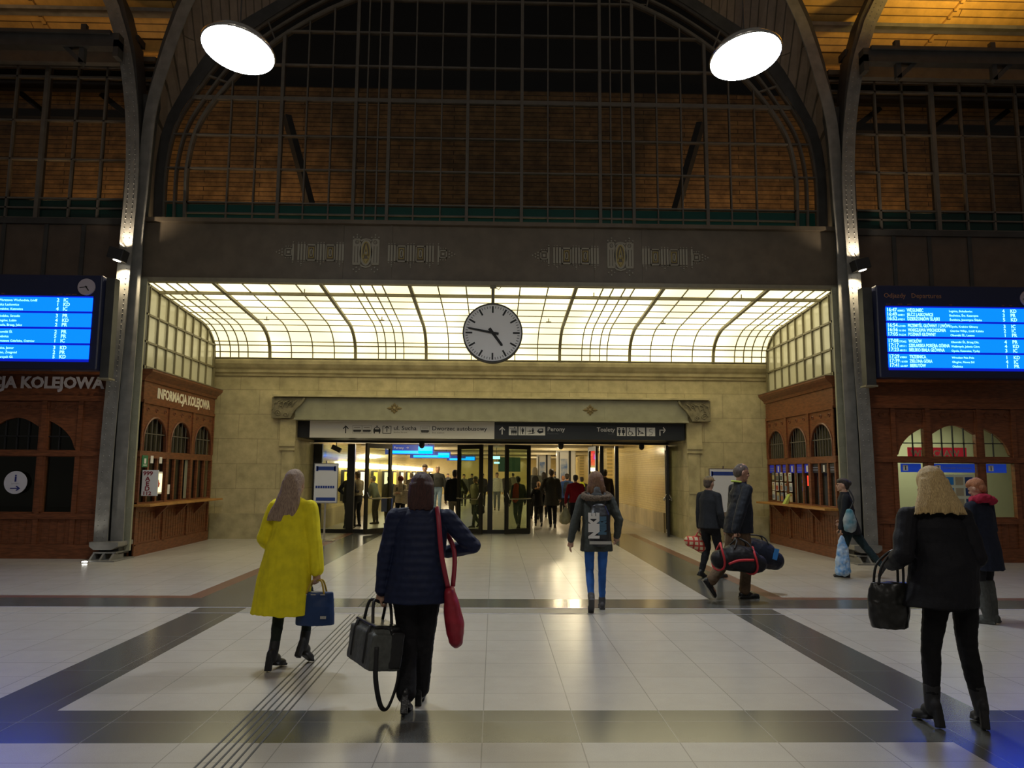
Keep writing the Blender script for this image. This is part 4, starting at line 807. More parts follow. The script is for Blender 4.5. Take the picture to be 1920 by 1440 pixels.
def leaf(hx, hy, ang, wd, label, side=1):
    t = thing('glass_door_leaf', label, 'door', (hx, hy, 0)); Mx = Matrix.Translation((hx, hy, 0))@Matrix.Rotation(ang, 4, 'Z')
    mb = MB(); mb.box(0, .10, -.03, .03, .03, 2.42, 0, Mx); mb.box(wd-.10, wd, -.03, .03, .03, 2.42, 0, Mx); mb.box(.1, wd-.1, -.03, .03, .03, .16, 0, Mx); mb.box(.1, wd-.1, -.03, .03, 2.30, 2.42, 0, Mx); mb.build('leaf_frame', M['black'], t)
    MB().box(.1, wd-.1, -.006, .006, .16, 2.30, 0, Mx).build('glass_pane', M['glass'], t)
    mb = MB()
    for q in (-1, 1):
        P = [Mx@Vector(p) for p in ((.06, q*.03, .98), (.06, q*.10, .96), (wd-.08, q*.10, .96), (wd-.06, q*.10, 1.0), (wd-.06, q*.03, 1.12))]; mb.tube(P, .014, 8)
    mb.build('push_bar', M['chrome'], t)
leaf(-2.80, DY, PI+1.02, 1.05, 'open glass door leaf with a push bar, leftmost of the black framed leaves')
leaf(-.95, DY-.05, -.72, .92, 'half-open glass door leaf left of the middle post')
leaf(1.05, DY-.05, PI+.72, .92, 'half-open glass door leaf right of the middle post')
leaf(2.92, DY, PI/2+.12, .9, 'glass door leaf folded back edge-on right of the second passage opening')
leaf(4.85, DY-.05, -PI/2+.16-.35, .92, 'glass door leaf open edge-on beside the right stone pier', -1)
for x, l in ((-1.95, 'left opening'), (1.9, 'middle opening'), (4.15, 'right opening')):
    mb = MB(); mb.lathe((x, DY-.14, 2.43), [(.001, -.12), (.05, -.10), (.075, -.05), (.075, .05)], 16); tag(mb.build('dome_camera', M['blackmatte']), f'small black dome sensor above the {l} of the glass doors', 'sensor')
# ------------------------------------------------------------------ passage behind the doors
for s, nm in ((-1, 'wall_passage_left'), (1, 'wall_passage_right')):
    mb = MB(); mb.box(*sorted((s*4.95, s*5.2)), WY+2.6, 60, .55, 3.3); mb.box(*sorted((s*(4.90 if s > 0 else 4.95), s*5.2)), WY+2.6, 60, 0, .55, 1)
    for y in ((31, 36, 41, 47, 53) if s > 0 else ()): mb.box(*sorted((s*4.72, s*4.95)), y, y+.9, .55, 3.2, 0); mb.box(*sorted((s*4.70, s*4.95)), y, y+.9, 0, .55, 1)
    struct(mb.build(nm, [M['wall_tile'], M['dado']] if 'dado' in M else [M['wall_tile'], M['stone_plain']]))
struct(MB().box(-5.2, 5.2, 60, 60.2, 0, 3.3).build('wall_passage_end', M['wall_tile_x']))
mb = MB(); mb.box(-5.2, 5.2, 21.0, 60, 3.1, 3.3)
struct(mb.build('ceiling_passage', M['ceil_cream'] if 'ceil_cream' in M else M['beam']))
for i, y in enumerate([22.6, 25.4, 28.4, 31.6, 35, 38.8, 43, 47.6, 52.5]):
    mb = MB(); mb.box(-4.95, 4.95, y-.03, y+.03, 2.66, 3.1); mb.box(-4.95, 4.95, y-.18, y+.18, 2.62, 2.66)
    if i < 4:
        for k in range(60): rivet(mb, -4.9+k*.165, y-.18, 2.64, .012); rivet(mb, -4.9+k*.165, y-.03, 2.74, .014)
    tag(mb.build('riveted_ceiling_beam', M['cream_steel']), 'cream riveted steel beam crossing the passage ceiling beyond the doors', 'beam', 'passage ceiling beams')
    if i < 6:
        for x in (-3, -1, 1, 3):
            h = MB(); h.lathe((x, y+1.3, 3.0), [(.03, .1), (.035, -.1), (.02, -.11), (.001, -.11)], 8); tag(h.build('ceiling_spot', M['warmlamp']), 'small lit tubular lamp on the passage ceiling', 'lamp', 'passage ceiling lamps')
# strip lamps, showcases and shop fittings along the left passage wall
for i in range(12):
    y = 24.2+i*3.0
    mb = MB(); mb.box(-4.949, -4.83, y, y+2.6, 1.80, 2.0); tag(mb.build('strip_lamp', M['striplamp']), 'glowing horizontal strip lamp along the left wall of the passage', 'lamp', 'strip lamps on the left passage wall')
    t = thing('showcase', None, 'showcase', (-4.9, y+1.3, 0), 0, 'yellow showcases under the strip lamps'); t['label'] = 'lit yellow showcase under the strip lamps of the passage'
    MB().box(-4.949, -4.85, y+.5, y+1.6, .72, 1.72).build('case', M['steel_dark'], t); MB().box(-4.85, -4.84, y+.56, y+1.54, .78, 1.66).build('lit_panel', M['showyellow'] if i % 2 == 0 else M['showwhite'], t)
for x0, x1, z0, z1, y, l, txt in ((-3.75, -2.05, 2.28, 2.62, 26.2, 'nearest blue hanging platform sign in the passage', 'Perony  →'), (-3.7, -1.9, 2.30, 2.60, 33.5, 'second blue hanging sign farther down the passage', 'Perony'), (-2.6, -1.0, 2.34, 2.62, 42, 'farthest blue hanging sign down the passage', '')):
    t = thing('platform_sign', l, 'sign', ((x0+x1)/2, y, z0)); MB().box(x0, x1, y, y+.12, z0, z1).build('sign_board', M['blue_sign'], t)
    MB().box(x0+.15, x1-.05, y-.01, y, z0+.03, z0+.13).box(x1-.55, x1-.05, y-.01, y, z0+.03, z1-.06).build('led_screen', M['screen_bright'], t)
    mb = MB(); mb.text(txt, .12, facing(x0+.3, y-.004, z0+.19), 0, .001) if txt else None; mb.box(x0+.05, x0+.22, y-.006, y, z0+.16, z1-.03); mb.build('lettering', M['white'], t)
    MB().tube([(x0+.2, y+.06, z1), (x0+.2, y+.06, 3.1)], .015, 6).tube([(x1-.2, y+.06, z1), (x1-.2, y+.06, 3.1)], .015, 6).build('hanger', M['steel_dark'], t)
p = at(1112, 859, 24.5); t = MB(); t.box(p.x-.07, p.x+.07, 24.5, 24.6, p.z-.24, p.z+.24); t.tube([(p.x, 24.55, p.z), (p.x, 24.55, 3.1)], .01, 6, 1); tag(t.build('red_sign', [mat('red_lit_sign', (.6,.02,.03), .4, emit=(.9,.03,.04), es=.7), M['steel_dark']]), 'tall red sign hanging in the passage beside the right door posts', 'sign')
p = at(931, 858, 30); t = MB(); t.box(p.x-.14, p.x+.14, 30, 30.05, p.z-.06, p.z+.06); t.box(p.x-.10, p.x+.12, 30, 30.05, p.z-.24, p.z-.17); t.tube([(p.x, 30.07, p.z-.2), (p.x, 30.07, 3.1)], .012, 6, 1); tag(t.build('exit_sign', [mat('lit_cyan_sign', (.3,.9,.9), .4, emit=(.35,.95,1), es=1.6), M['steel_dark']]), 'glowing pale cyan sign seen through the middle door pane', 'sign')
p = at(955, 872, 34); t = MB(); t.box(p.x-.5, p.x+.5, 34, 34.1, p.z-.3, p.z+.35); t.tube([(p.x, 34.05, p.z), (p.x, 34.05, 3.1)], .012, 6); tag(t.build('dark_green_screen', mat('dark_green_board', (.01,.07,.05), .4)), 'dark green board hanging beyond the middle doors', 'board')
p = at(612, 841, 22.6); p.x += .3; t = MB(); t.box(-.14, .14, -.08, .08, -.07, .07, 0, Matrix.Translation((p.x, 22.6, p.z))@Matrix.Rotation(.45, 4, 'Y')); t.tube([(p.x, 22.6, p.z), (p.x, 22.6, 3.1)], .015, 6); tag(t.build('security_camera', M['blackmatte']), 'black boxy camera on the upper left wall behind the glass', 'camera')
# information kiosks and posts farther along the right of the passage
for px, y, wd, l in ((1062, 33, .42, 'nearest'), (1020, 42, .4, 'farthest')):
    x = at(px, 888, y).x; t = thing('poster_column', f'tall white advertising column on the right of the passage, {l} one', 'column', (x, y, 0)); MB().box(x-wd, x+wd, y, y+.5, .15, 2.7).build('body', M['white'], t, bevel=.05)
    MB().box(x-wd+.08, x-wd+.12, y-.01, y, .3, 2.6).box(x+.1, x+.2, y-.01, y, .1, 2.7).build('dark_edge', M['blackmatte'], t); MB().box(x-wd+.16, x+.05, y-.012, y, .8, 2.3).build('poster', M['blue_poster'], t)
# ------------------------------------------------------------------ poster stands
def stand(x0, x1, z0, z1, y, label, kind):
    t = thing('poster_stand', label, 'poster stand', ((x0+x1)/2, y, 0)); cx = (x0+x1)/2
    MB().box(x0, x1, y, y+.04, z0, z1).build('frame', M['chrome'], t); MB().box(x0+.02, x1-.02, y-.006, y, z0+.02, z1-.02).build('sheet', M['poster_white'], t)
    mb = MB(); w_ = x1-x0; h = z1-z0
    mb.box(x0+.07, x1-.07, y-.01, y-.006, z1-.17, z1-.08); mb.box(x0+.05, x0+.10, y-.01, y-.006, z1-.19, z1-.07); mb.box(x1-.10, x1-.05, y-.01, y-.006, z1-.19, z1-.07)
    if kind == 0:
        for k in range(8): mb.box(x0+.05+k*.058, x0+.095+k*.058, y-.01, y-.006, z0+.36, z0+.42)
        mb.box(x0+.07, x1-.05, y-.01, y-.006, z0+.06, z0+.14)
    mb.build('print', M['poster_blue'], t)
    MB().box(cx-.02, cx+.02, y+.01, y+.05, .03, z0).box(cx-.02, cx+.02, y+.01, y+.05, z1, z1+.06).box(cx-.25, cx+.25, y-.12, y+.15, 0, .03).build('stand_post', M['chrome'], t)
stand(-4.30, -3.72, .90, 1.86, 18.3, 'white poster on a metal stand left of the glass doors', 0)
stand(5.33, 6.05, .72, 1.80, 18.35, 'white poster with a blue header on a stand by the right stone pier', 1)
# ------------------------------------------------------------------ people: bodies and clothes grown as continuous surfaces
from mathutils import noise as mnoise
class Blob:
    def __init__(s): s.v, s.f = [], []
    def _add(s, V, F): n = len(s.v); s.v += V; s.f += [tuple(i+n for i in f) for f in F]
    def loft(s, rings, n=18, round_ends=True):      # rings: (centre, rx, ry, axis or None)
        V = []
        R_ = []
        for i, r in enumerate(rings):
            c, rx, ry = Vector(r[0]), r[1], r[2]; ax = r[3] if len(r) > 3 else None; yaw = r[4] if len(r) > 4 else 0
            if ax is None: e1, e2, e3 = Vector((1,0,0)), Vector((0,1,0)), Vector((0,0,1))
            else:
                e3 = Vector(ax).normalized(); ref = Vector((1,0,0)) if abs(e3.x) < .8 else Vector((0,1,0)); e2 = e3.cross(ref).normalized(); e1 = e2.cross(e3)
            if yaw: m_ = Matrix.Rotation(yaw, 3, e3); e1, e2 = m_@e1, m_@e2
            R_.append((c, rx, ry, e1, e2, e3))
        out = []
        if round_ends:
            c, rx, ry, e1, e2, e3 = R_[0]; d = min(rx, ry)
            for a in (75, 50, 25): out.append((c-e3*d*math.sin(math.radians(a)), rx*math.cos(math.radians(a)), ry*math.cos(math.radians(a)), e1, e2))
        out += [r[:5] for r in R_]
        if round_ends:
            c, rx, ry, e1, e2, e3 = R_[-1]; d = min(rx, ry)
            for a in (25, 50, 75): out.append((c+e3*d*math.sin(math.radians(a)), rx*math.cos(math.radians(a)), ry*math.cos(math.radians(a)), e1, e2))
        for c, rx, ry, e1, e2 in out:
            for k in range(n): V.append(tuple(c+e1*rx*math.cos(2*PI*k/n)+e2*ry*math.sin(2*PI*k/n)))
        F = [tuple(range(n-1, -1, -1)), tuple(len(V)-n+k for k in range(n))]
        for i in range(len(out)-1):
            for k in range(n): F.append((i*n+k, i*n+(k+1) % n, (i+1)*n+(k+1) % n, (i+1)*n+k))
        s._add(V, F); return s
    def cap(s, p0, p1, r0, r1, n=12, flat=1):
        p0, p1 = Vector(p0), Vector(p1); a = p1-p0
        if a.length < 1e-5: a = Vector((0,0,1e-3)); p1 = p0+a
        return s.loft([(p0, r0, r0*flat, a), (p1, r1, r1*flat, a)], n)
    def chain(s, pts, rs, n=12, flat=1):
        for i in range(len(pts)-1): s.cap(pts[i], pts[i+1], rs[i], rs[i+1], n, flat)
        return s
    def ell(s, c, rx, ry, rz, Mx=None, n=16):
        V = []; m = 9
        for i in range(m+1):
            t = PI*(i+.5 if 0 < i < m else (i+.15 if i == 0 else i-.15+0))/(m) if False else PI*(i+.12*(1 if i == 0 else (-1 if i == m else 0)))/m
            for k in range(n): 
                p = Vector((rx*math.sin(t)*math.cos(2*PI*k/n), ry*math.sin(t)*math.sin(2*PI*k/n), -rz*math.cos(t)))+Vector(c)
                V.append(tuple(Mx@p) if Mx else tuple(p))
        F = [tuple(range(n-1, -1, -1)), tuple(len(V)-n+k for k in range(n))]
        for i in range(m):
            for k in range(n): F.append((i*n+k, i*n+(k+1) % n, (i+1)*n+(k+1) % n, (i+1)*n+k))
        s._add(V, F); return s
    def block(s, x0, x1, y0, y1, z0, z1, Mx=None):
        vs = [Vector((x, y, z)) for x in (x0, x1) for y in (y0, y1) for z in (z0, z1)]
        s._add([tuple(Mx@v) if Mx else tuple(v) for v in vs], [(0,1,3,2),(4,6,7,5),(0,4,5,1),(2,3,7,6),(0,2,6,4),(1,5,7,3)]); return s
    def make(s, name, mt, parent, vox, k=1, sm=2, fold=0, ff=(9,9,2.5), seed=0, Wm=None):
        me = bpy.data.meshes.new('raw'); me.from_pydata([(x*k, y*k, z*k) for x, y, z in s.v], [], s.f)
        o = bpy.data.objects.new('raw', me); COL.objects.link(o)
        r = o.modifiers.new('r', 'REMESH'); r.mode = 'VOXEL'; r.voxel_size = vox; r.use_smooth_shade = True
        q = o.modifiers.new('s', 'SMOOTH'); q.factor = .5; q.iterations = sm
        dg = bpy.context.evaluated_depsgraph_get(); m2 = bpy.data.meshes.new_from_object(o.evaluated_get(dg)); m2.name = name
        bpy.data.objects.remove(o); bpy.data.meshes.remove(me)
        if fold:
            NN = [(v.co.copy(), v.normal.copy()) for v in m2.vertices]; out = []
            for c, nn in NN:
                f = mnoise.noise(Vector((c.x*ff[0]+seed, c.y*ff[1], c.z*ff[2])))+.5*mnoise.noise(Vector((c.x*ff[0]*2.1, c.y*ff[1]*2.1+seed, c.z*ff[2]*2.6)))
                out += (c+nn*f*fold)[:]
            m2.vertices.foreach_set('co', out)
        m2.materials.clear()
        for z in (mt if isinstance(mt, (list, tuple)) else [mt]): m2.materials.append(z)
        m2.shade_smooth()
        ob = bpy.data.objects.new(name, m2); COL.objects.link(ob)
        if parent is not None: ob.parent = parent
        if Wm is not None: ob.matrix_world = Wm
        return ob
def ik(a, b, l1, l2, hint):
    a, b = Vector(a), Vector(b); d = b-a; L = min(d.length, (l1+l2)*.999); u = d.normalized(); b2 = a+u*L
    t = (l1*l1-l2*l2+L*L)/(2*L); h = math.sqrt(max(0, l1*l1-t*t)); k = Vector(hint)-u*Vector(hint).dot(u); k.normalize(); return a+u*t+k*h, b2
def hand(B, w, d, nrm, curl=.5, side=1, k=1.0):     # wrist, direction, palm normal
    d = Vector(d).normalized(); nrm = (Vector(nrm)-d*Vector(nrm).dot(d)).normalized(); x = d.cross(nrm)*side; w = Vector(w)
    B.loft([(w, .026, .019, d), (w+d*.035, .036, .016, d), (w+d*.085, .040, .014, d)], 12)
    for i, (o, L) in enumerate(((-.030, .068), (-.010, .077), (.011, .072), (.030, .056))):
        p = w+d*.088+x*o*k; a = d; r = .0085
        for j, f in enumerate((.45, .32, .25)):
            an = curl*(.55+.5*j); dd = (d*math.cos(an*(j+1)*.6)+nrm*math.sin(an*(j+1)*.6)); q = p+dd*L*f; B.cap(p, q, r-.0008*j, r-.0012*(j+1), 8); p = q
    p = w+d*.030-x*.030; q = p-x*.030+d*.035+nrm*.012*(1+curl); B.cap(w+d*.02-x*.018, q, .012, .0095, 8); B.cap(q, q+d*.032+nrm*.014*(1+curl)+x*.012*curl, .0095, .008, 8)
SKIN = mat('skin', (.45,.26,.17), .5, 0, .08, 30)
def cloth(name, c, rough=.85, n=.18, ns=30, b=.25, bs=120, col2=None, stretch=None): return mat(name, c, rough, 0, n, ns, b, bs, spec=.25, col2=col2, stretch=stretch)
def hairmat(name, c, c2): return mat(name, c, .45, 0, .3, 26, .6, 60, col2=c2, stretch=(9,9,.8))
def quilt(name, c, per=.055):
    m = cloth(name, c, .6); nt = m.node_tree; N = nt.nodes; Lk = nt.links
    tc = N.new('ShaderNodeTexCoord'); wv = N.new('ShaderNodeTexWave'); wv.wave_type = 'BANDS'; wv.bands_direction = 'Z'; wv.wave_profile = 'SIN'; wv.inputs['Scale'].default_value = .314/per; wv.inputs['Distortion'].default_value = .6
    Lk.new(tc.outputs['Object'], wv.inputs[0]); bp = N.new('ShaderNodeBump'); bp.inputs['Strength'].default_value = .35; bp.inputs['Distance'].default_value = .012; Lk.new(wv.outputs[0], bp.inputs['Height']); Lk.new(bp.outputs[0], N['Principled BSDF'].inputs['Normal']); return m
def person(label, loc, rz, H, coat=None, legs=None, feet=None, hair=None, hairm=None, arms=None, stance=None, lean=(0,0), headrot=(0,0,0), vox=.016, build=1.0, name='person', group=None, extra=None, skin=SKIN, cat='person', sleeves=True, shrug=0):
    """pose in a frame that looks along +y, scaled from a 1.70 m figure"""
    k = H/1.70; root = thing(name, label, cat, loc, rz, group); root['kind_note'] = 0; del root['kind_note']
    WM = Matrix.Translation(loc)@Matrix.Rotation(rz, 4, 'Z')
    fine = vox < .012; lx, ly = lean
    st = stance or ((-.10, 0, .08, 0), (.10, 0, .08, 0)); sh = .175*build
    sz = 1.368+shrug
    S = [Vector((-sh+lx*.9, ly*.9, sz)), Vector((sh+lx*.9, ly*.9, sz))]; Hp = [Vector((-.088, 0, .90)), Vector((.088, 0, .90))]
    K, An = [], []; LL = max(.70, min(.835, max((Vector(st[i][:3])-Hp[i]).length for i in (0, 1))*1.004))
    for i in (0, 1):
        kn, an = ik(Hp[i], st[i][:3], LL*.508, LL*.496, (0, 1, .05)); K.append(kn); An.append(an)
    arms = arms or ((-.25, .03, .80), (.25, .03, .80)); E_, Wr = [], []
    for i in (0, 1):
        e, w_ = ik(S[i], arms[i][:3], .285, .255, arms[i][3] if len(arms[i]) > 3 else ((-1 if i == 0 else 1)*.5, -1, -.1)); E_.append(e); Wr.append(w_)
    hc = Vector((lx*1.05, ly*1.08+.012, 1.583)); Hm = Matrix.Translation(hc)@Matrix.Rotation(headrot[2], 4, 'Z')@Matrix.Rotation(headrot[0], 4, 'X')@Matrix.Rotation(headrot[1], 4, 'Y')
    # body, one continuous surface
    B = Blob(); lm, lr = legs if legs else (cloth('t', (.01,.01,.01)), 1); q_ = min(1, lr*.86)
    B.ell((0, -.006, .012), .075, .094, .105, Hm); B.ell((0, .030, -.045), .056, .062, .068, Hm); B.ell((0, .092, -.018), .012, .020, .022, Hm); B.ell((0, .072, .018), .048, .02, .012, Hm)
    B.ell((0, .082, -.060), .024, .014, .010, Hm); B.ell((0, .074, -.095), .022, .018, .016, Hm)
    for q in (-1, 1): B.ell((q*.077, -.004, -.012), .010, .018, .030, Hm); B.ell((q*.032, .066, -.03), .022, .02, .02, Hm)
    B.cap((lx, ly*.95-.006, 1.40), hc+Vector((0, -.012, -.06)), .060, .054)
    B.loft([((0, 0, .90), .15*build, .105), ((lx*.3, ly*.3, 1.02), .13*build, .095), ((lx*.6, ly*.6, 1.15), .135*build, .095), ((lx*.85, ly*.85, 1.30), .155*build, .10), ((lx*.95, ly*.92, 1.39), .12*build, .07)])
    for i in (0, 1):
        B.cap(S[i], E_[i], .052, .042); B.cap(E_[i], Wr[i], .040, .026); B.cap(Hp[i], K[i], .080*q_, .055*q_); B.cap(K[i], K[i].lerp(An[i], .35), .052*q_, .053*q_); B.cap(K[i].lerp(An[i], .35), An[i], .052*q_, .034*q_)
        pit = st[i][3]; fd = Vector((math.sin((st[i][4] if len(st[i]) > 4 else 0)), math.cos((st[i][4] if len(st[i]) > 4 else 0)), 0)); fd = (fd*math.cos(pit)-Vector((0, 0, 1))*math.sin(pit))
        B.cap(An[i]-fd*.03-Vector((0,0,.03)), An[i]+fd*.10-Vector((0,0,.040)), .024, .020)
        d = (Wr[i]-E_[i]).normalized(); a = arms[i]; hd = a[4] if len(a) > 4 and a[4] else d; cu = a[5] if len(a) > 5 else .55
        nr = a[6] if len(a) > 6 else ((1 if i == 0 else -1), .2, 0)
        hand(B, Wr[i]-d*.01, (d*.5+Vector(hd)).normalized(), nr, cu, 1 if i == 0 else -1)
    body = B.make('body', skin, root, .0052 if fine else vox*.75, k, 1)
    for q in (-1, 1):
        e = MB(); c = Hm@Vector((q*.031, .082, .002)); e.lathe(c*k, [(.001, -.007*k), (.008*k, -.004*k), (.010*k, 0), (.008*k, .004*k), (.001, .007*k)], 10); eo = e.build('eye', M['ink'], None, True); eo.parent = root
    # trousers
    T = Blob(); T.loft([((0, -.005, .86), .165*build, .125), ((0, 0, .94), .165*build, .12), ((lx*.2, ly*.2, 1.02), .15*build, .11)])
    for i in (0, 1):
        T.cap(Hp[i]+Vector((0,0,.0)), K[i], .092*lr, .064*lr); T.cap(K[i], K[i].lerp(An[i], .4), .062*lr, .060*lr); T.cap(K[i].lerp(An[i], .4), An[i]+(K[i]-An[i]).normalized()*.03, .060*lr, .046*lr if lr < 1.1 else .062*lr)
    T.make('trousers', lm, root, vox*.8, k, 2, .004 if fine else .006, (14, 14, 22), 3)
    # shoes
    fm, kind = feet if feet else (M['ink'], 'shoe')
    for i in (0, 1):
        F_ = Blob(); an = An[i]; pit = st[i][3]; yaw = st[i][4] if len(st[i]) > 4 else 0
        Fm = Matrix.Translation(an)@Matrix.Rotation(-yaw, 4, 'Z')@Matrix.Rotation(-pit, 4, 'X')
        heel = .05 if kind in ('heel', 'boot_heel') else 0
        z0 = -.078
        F_.ell((0, .115, z0+.030), .043, .085, .030, Fm); F_.ell((0, .02, z0+.045+heel*.4), .037, .09, .040, Fm); F_.ell((0, -.035, z0+.045+heel), .034, .045, .045, Fm)
        F_.block(-.036, .036, .03, .19, z0, z0+.018, Fm)
        F_.block(-.024, .024, -.072, -.022, z0-.045, z0+.04+heel, Fm) if heel else F_.block(-.034, .034, -.075, .05, z0, z0+.022, Fm)
        up = (K[i]-an).normalized()
        F_.cap(Fm@Vector((0, -.01, z0+.06)), an+up*(.05 if kind == 'shoe' else .11), .042, .045)
        if kind == 'tall': F_.chain([an+up*.02, an+up*.16, an+up*.30, an+up*.37], [.052, .066, .070, .072])
        if kind == 'boot_heel': F_.cap(an, an+up*.13, .046, .054)
        F_.make('shoe' if kind in ('shoe', 'heel') else 'boot', fm, root, .007 if fine else vox*.8, k, 1, .003 if kind == 'tall' else 0, (20, 20, 30))
    # coat or jacket
    c = dict(m=None, hem=.80, rx=.20, ry=.15, wx=.175, wy=.13, sl=.062, cuff=.045, collar=1, fold=.008, hy=0, hx=0); c.update(coat or {})
    J = Blob(); hz = c['hem']; b = build
    rings = [((c['hx'], c['hy'], hz+.02), c['rx'], c['ry']), ((c['hx']*.6, c['hy']*.6, hz+(1.05-hz)*.5), (c['rx']+c['wx'])/2+.002, (c['ry']+c['wy'])/2), ((lx*.4, ly*.4, 1.06), c['wx']*1.0, c['wy'])]
    if hz > .95: rings = [((lx*.2, ly*.2, hz), c['rx'], c['ry'])]
    rings += [((lx*.7, ly*.7, 1.20), .180*b, .128), ((lx*.85, ly*.85, 1.30), .183*b, .125), ((lx*.9, ly*.9, 1.375+shrug*.7), .150*b, .098), ((lx*.97, ly*.95, 1.43+shrug*.7), .10*b, .078)]
    J.loft(rings, 28, False)
    for i in (0, 1):
        J.cap(Vector((lx*.95, ly*.9, 1.415+shrug*.6)), S[i], .052, .060); J.cap(S[i], E_[i], max(.062, c['sl']*.98), c['sl']*.92); ce = E_[i].lerp(Wr[i], .97); J.cap(E_[i], ce, c['sl']*.95, c['cuff'])
    if c['collar']: J.loft([((lx, ly*.95-.004, 1.40), .085, .085), ((lx, ly*.97-.004, 1.465), .066*c['collar'], .070*c['collar'])], 18, False)
    J.make(c.get('name', 'coat'), c['m'] or cloth('c', (.02,.02,.02)), root, vox*.62 if fine else vox*.8, k, 3, c['fold'], c.get('ff', (10, 10, 3.5)), len(label)*.7)
    if hair:
        h = Blob(); hair(h, Hm, hc, k); h.make('hair', hairm, root, .008 if fine else vox*.8, k, 2, .004 if fine else .003, (30, 30, 5), 5)
    if extra: extra(root, k, Hm, E_, Wr, S, An, vox)
    return root, WM, k, Wr, E_, S
def hair_short(h, Hm, hc, k): h.ell((0, .008, .062), .080, .090, .062, Hm); h.ell((0, -.024, .030), .081, .088, .092, Hm); h.ell((0, -.055, -.02), .068, .052, .07, Hm)
def hair_bob(h, Hm, hc, k):
    h.ell((0, -.020, .024), .091, .098, .104, Hm); h.loft([(Hm@Vector((0, -.045, .04)), .092, .075), (Hm@Vector((0, -.05, -.04)), .100, .074), (Hm@Vector((0, -.05, -.12)), .098, .066), (Hm@Vector((0, -.05, -.165)), .085, .05)], 20)
def hair_long(h, Hm, hc, k):
    h.ell((0, -.018, .026), .090, .100, .104, Hm); h.loft([(Hm@Vector((0, -.05, .03)), .092, .07), (Hm@Vector((0, -.065, -.08)), .105, .062), (Hm@Vector((-.02, -.085, -.18)), .125, .05), (Hm@Vector((-.05, -.10, -.28)), .14, .035), (Hm@Vector((-.08, -.11, -.34)), .12, .02)], 24)
def hair_wide(h, Hm, hc, k):
    h.ell((0, -.018, .026), .092, .100, .106, Hm); h.loft([(Hm@Vector((0, -.05, .04)), .094, .07), (Hm@Vector((0, -.06, -.06)), .125, .068), (Hm@Vector((0, -.075, -.15)), .165, .062), (Hm@Vector((.0, -.08, -.22)), .19, .045)], 24)
def hair_balding(h, Hm, hc, k): h.ell((0, -.030, .004), .080, .080, .084, Hm); h.ell((0, -.008, .028), .0745, .088, .088, Hm)
def hair_tousled(h, Hm, hc, k):
    h.ell((0, -.022, .030), .098, .104, .108, Hm); h.loft([(Hm@Vector((0, -.05, .03)), .10, .075), (Hm@Vector((0, -.055, -.06)), .112, .072), (Hm@Vector((0, -.055, -.13)), .105, .062), (Hm@Vector((-.02, -.05, -.18)), .08, .045)], 20)
    for q in (-.09, -.05, .0, .05, .09): h.cap(Hm@Vector((q, -.07, -.08)), Hm@Vector((q*1.25, -.08, -.19)), .030, .014)
def hair_bun(h, Hm, hc, k): hair_short(h, Hm, hc, k); h.ell((0, -.10, .03), .05, .05, .05, Hm)
BLACK = cloth('black_wool', (.012,.012,.014)); NAVY = cloth('navy_cloth', (.012,.018,.045)); DENIM = cloth('blue_denim', (.03,.07,.20)); CHARC = cloth('charcoal_cloth', (.035,.037,.036)); BROWN = cloth('brown_corduroy', (.13,.085,.05)); KHAKI = cloth('khaki_cloth', (.20,.17,.11)); LEATHER = mat('black_leather', (.010,.010,.010), .35, 0, .2, 20, .2, 60)
def at_floor(px, py): p = gr(px, py); return (p.x, p.y, 0)
def bagthing(name, label, blob, mt, vox=.008, fold=.004, parts=(), cat='bag', sm=2):
    t = thing(name, label, cat, tuple(Vector(blob.v[0]))); t.location = (0, 0, 0)
    cs = [Vector(v) for v in blob.v]; c = sum(cs, Vector())/len(cs); zmin = min(v.z for v in cs); base = Vector((c.x, c.y, zmin)); t.location = base
    blob.v = [tuple(Vector(v)-base) for v in blob.v]; blob.make('bag_body', mt, t, vox, 1, sm, fold, (14, 14, 10))
    return t, base
def strap(t, base, name, pts, r, mt, flat=1.0, n=8):
    o = MB().tube([Vector(p)-base for p in pts], r, n, 0, flat).build(name, mt, None, True); o.parent = t; return o
def curve(P, n=6): # smooth 3D path
    o = []
    for i in range(len(P)-1):
        p0, p1, p2, p3 = (Vector(P[max(i-1, 0)]), Vector(P[i]), Vector(P[i+1]), Vector(P[min(i+2, len(P)-1)]))
        for q in range(n):
            t = q/n; o.append(.5*((2*p1)+(p2-p0)*t+(2*p0-5*p1+4*p2-p3)*t*t+(3*p1-p0-3*p2+p3)*t*t*t))
    return o+[Vector(P[-1])]
# 1 woman in the yellow coat
r, WM, k, Wr, E_, S_ = person('woman in a long yellow coat and dark tights walking away', at_floor(533, 1252), -.30, 1.655,
    dict(m=cloth('bright_yellow_wool', (.86,.74,.02), .8, .12, 12, .15, 90), hem=.44, rx=.275, ry=.20, wx=.215, wy=.16, sl=.075, cuff=.062, fold=.014, ff=(12, 12, 1.5), hx=-.045, hy=-.02, collar=.9),
    (cloth('dark_green_tights', (.015,.022,.018)), .82), (M['ink'], 'heel'), hair_long, hairmat('ash_blond_hair', (.42,.30,.20), (.22,.14,.10)),
    arms=((-.20, .20, .95), (.27, .02, .83, (1, -.6, 0), (0, 0, -1), .9)), stance=((-.05, -.10, .118, .2), (.11, .13, .17, .55)), lean=(-.0, .04), headrot=(-.05, 0, 0), vox=.010)
w = WM@(Wr[1]*k); b = Blob(); c = w+Vector((.0, .0, -.30)); b.loft([(c+Vector((0,0,-.15)), .165, .075), (c, .16, .07), (c+Vector((0,0,.12)), .145, .045)], 20, False)
t, base = bagthing('handbag', 'blue square handbag with yellow handles held by the woman in the yellow coat', b, mat('blue_leather', (.012,.04,.13), .4, 0, .1, 10))
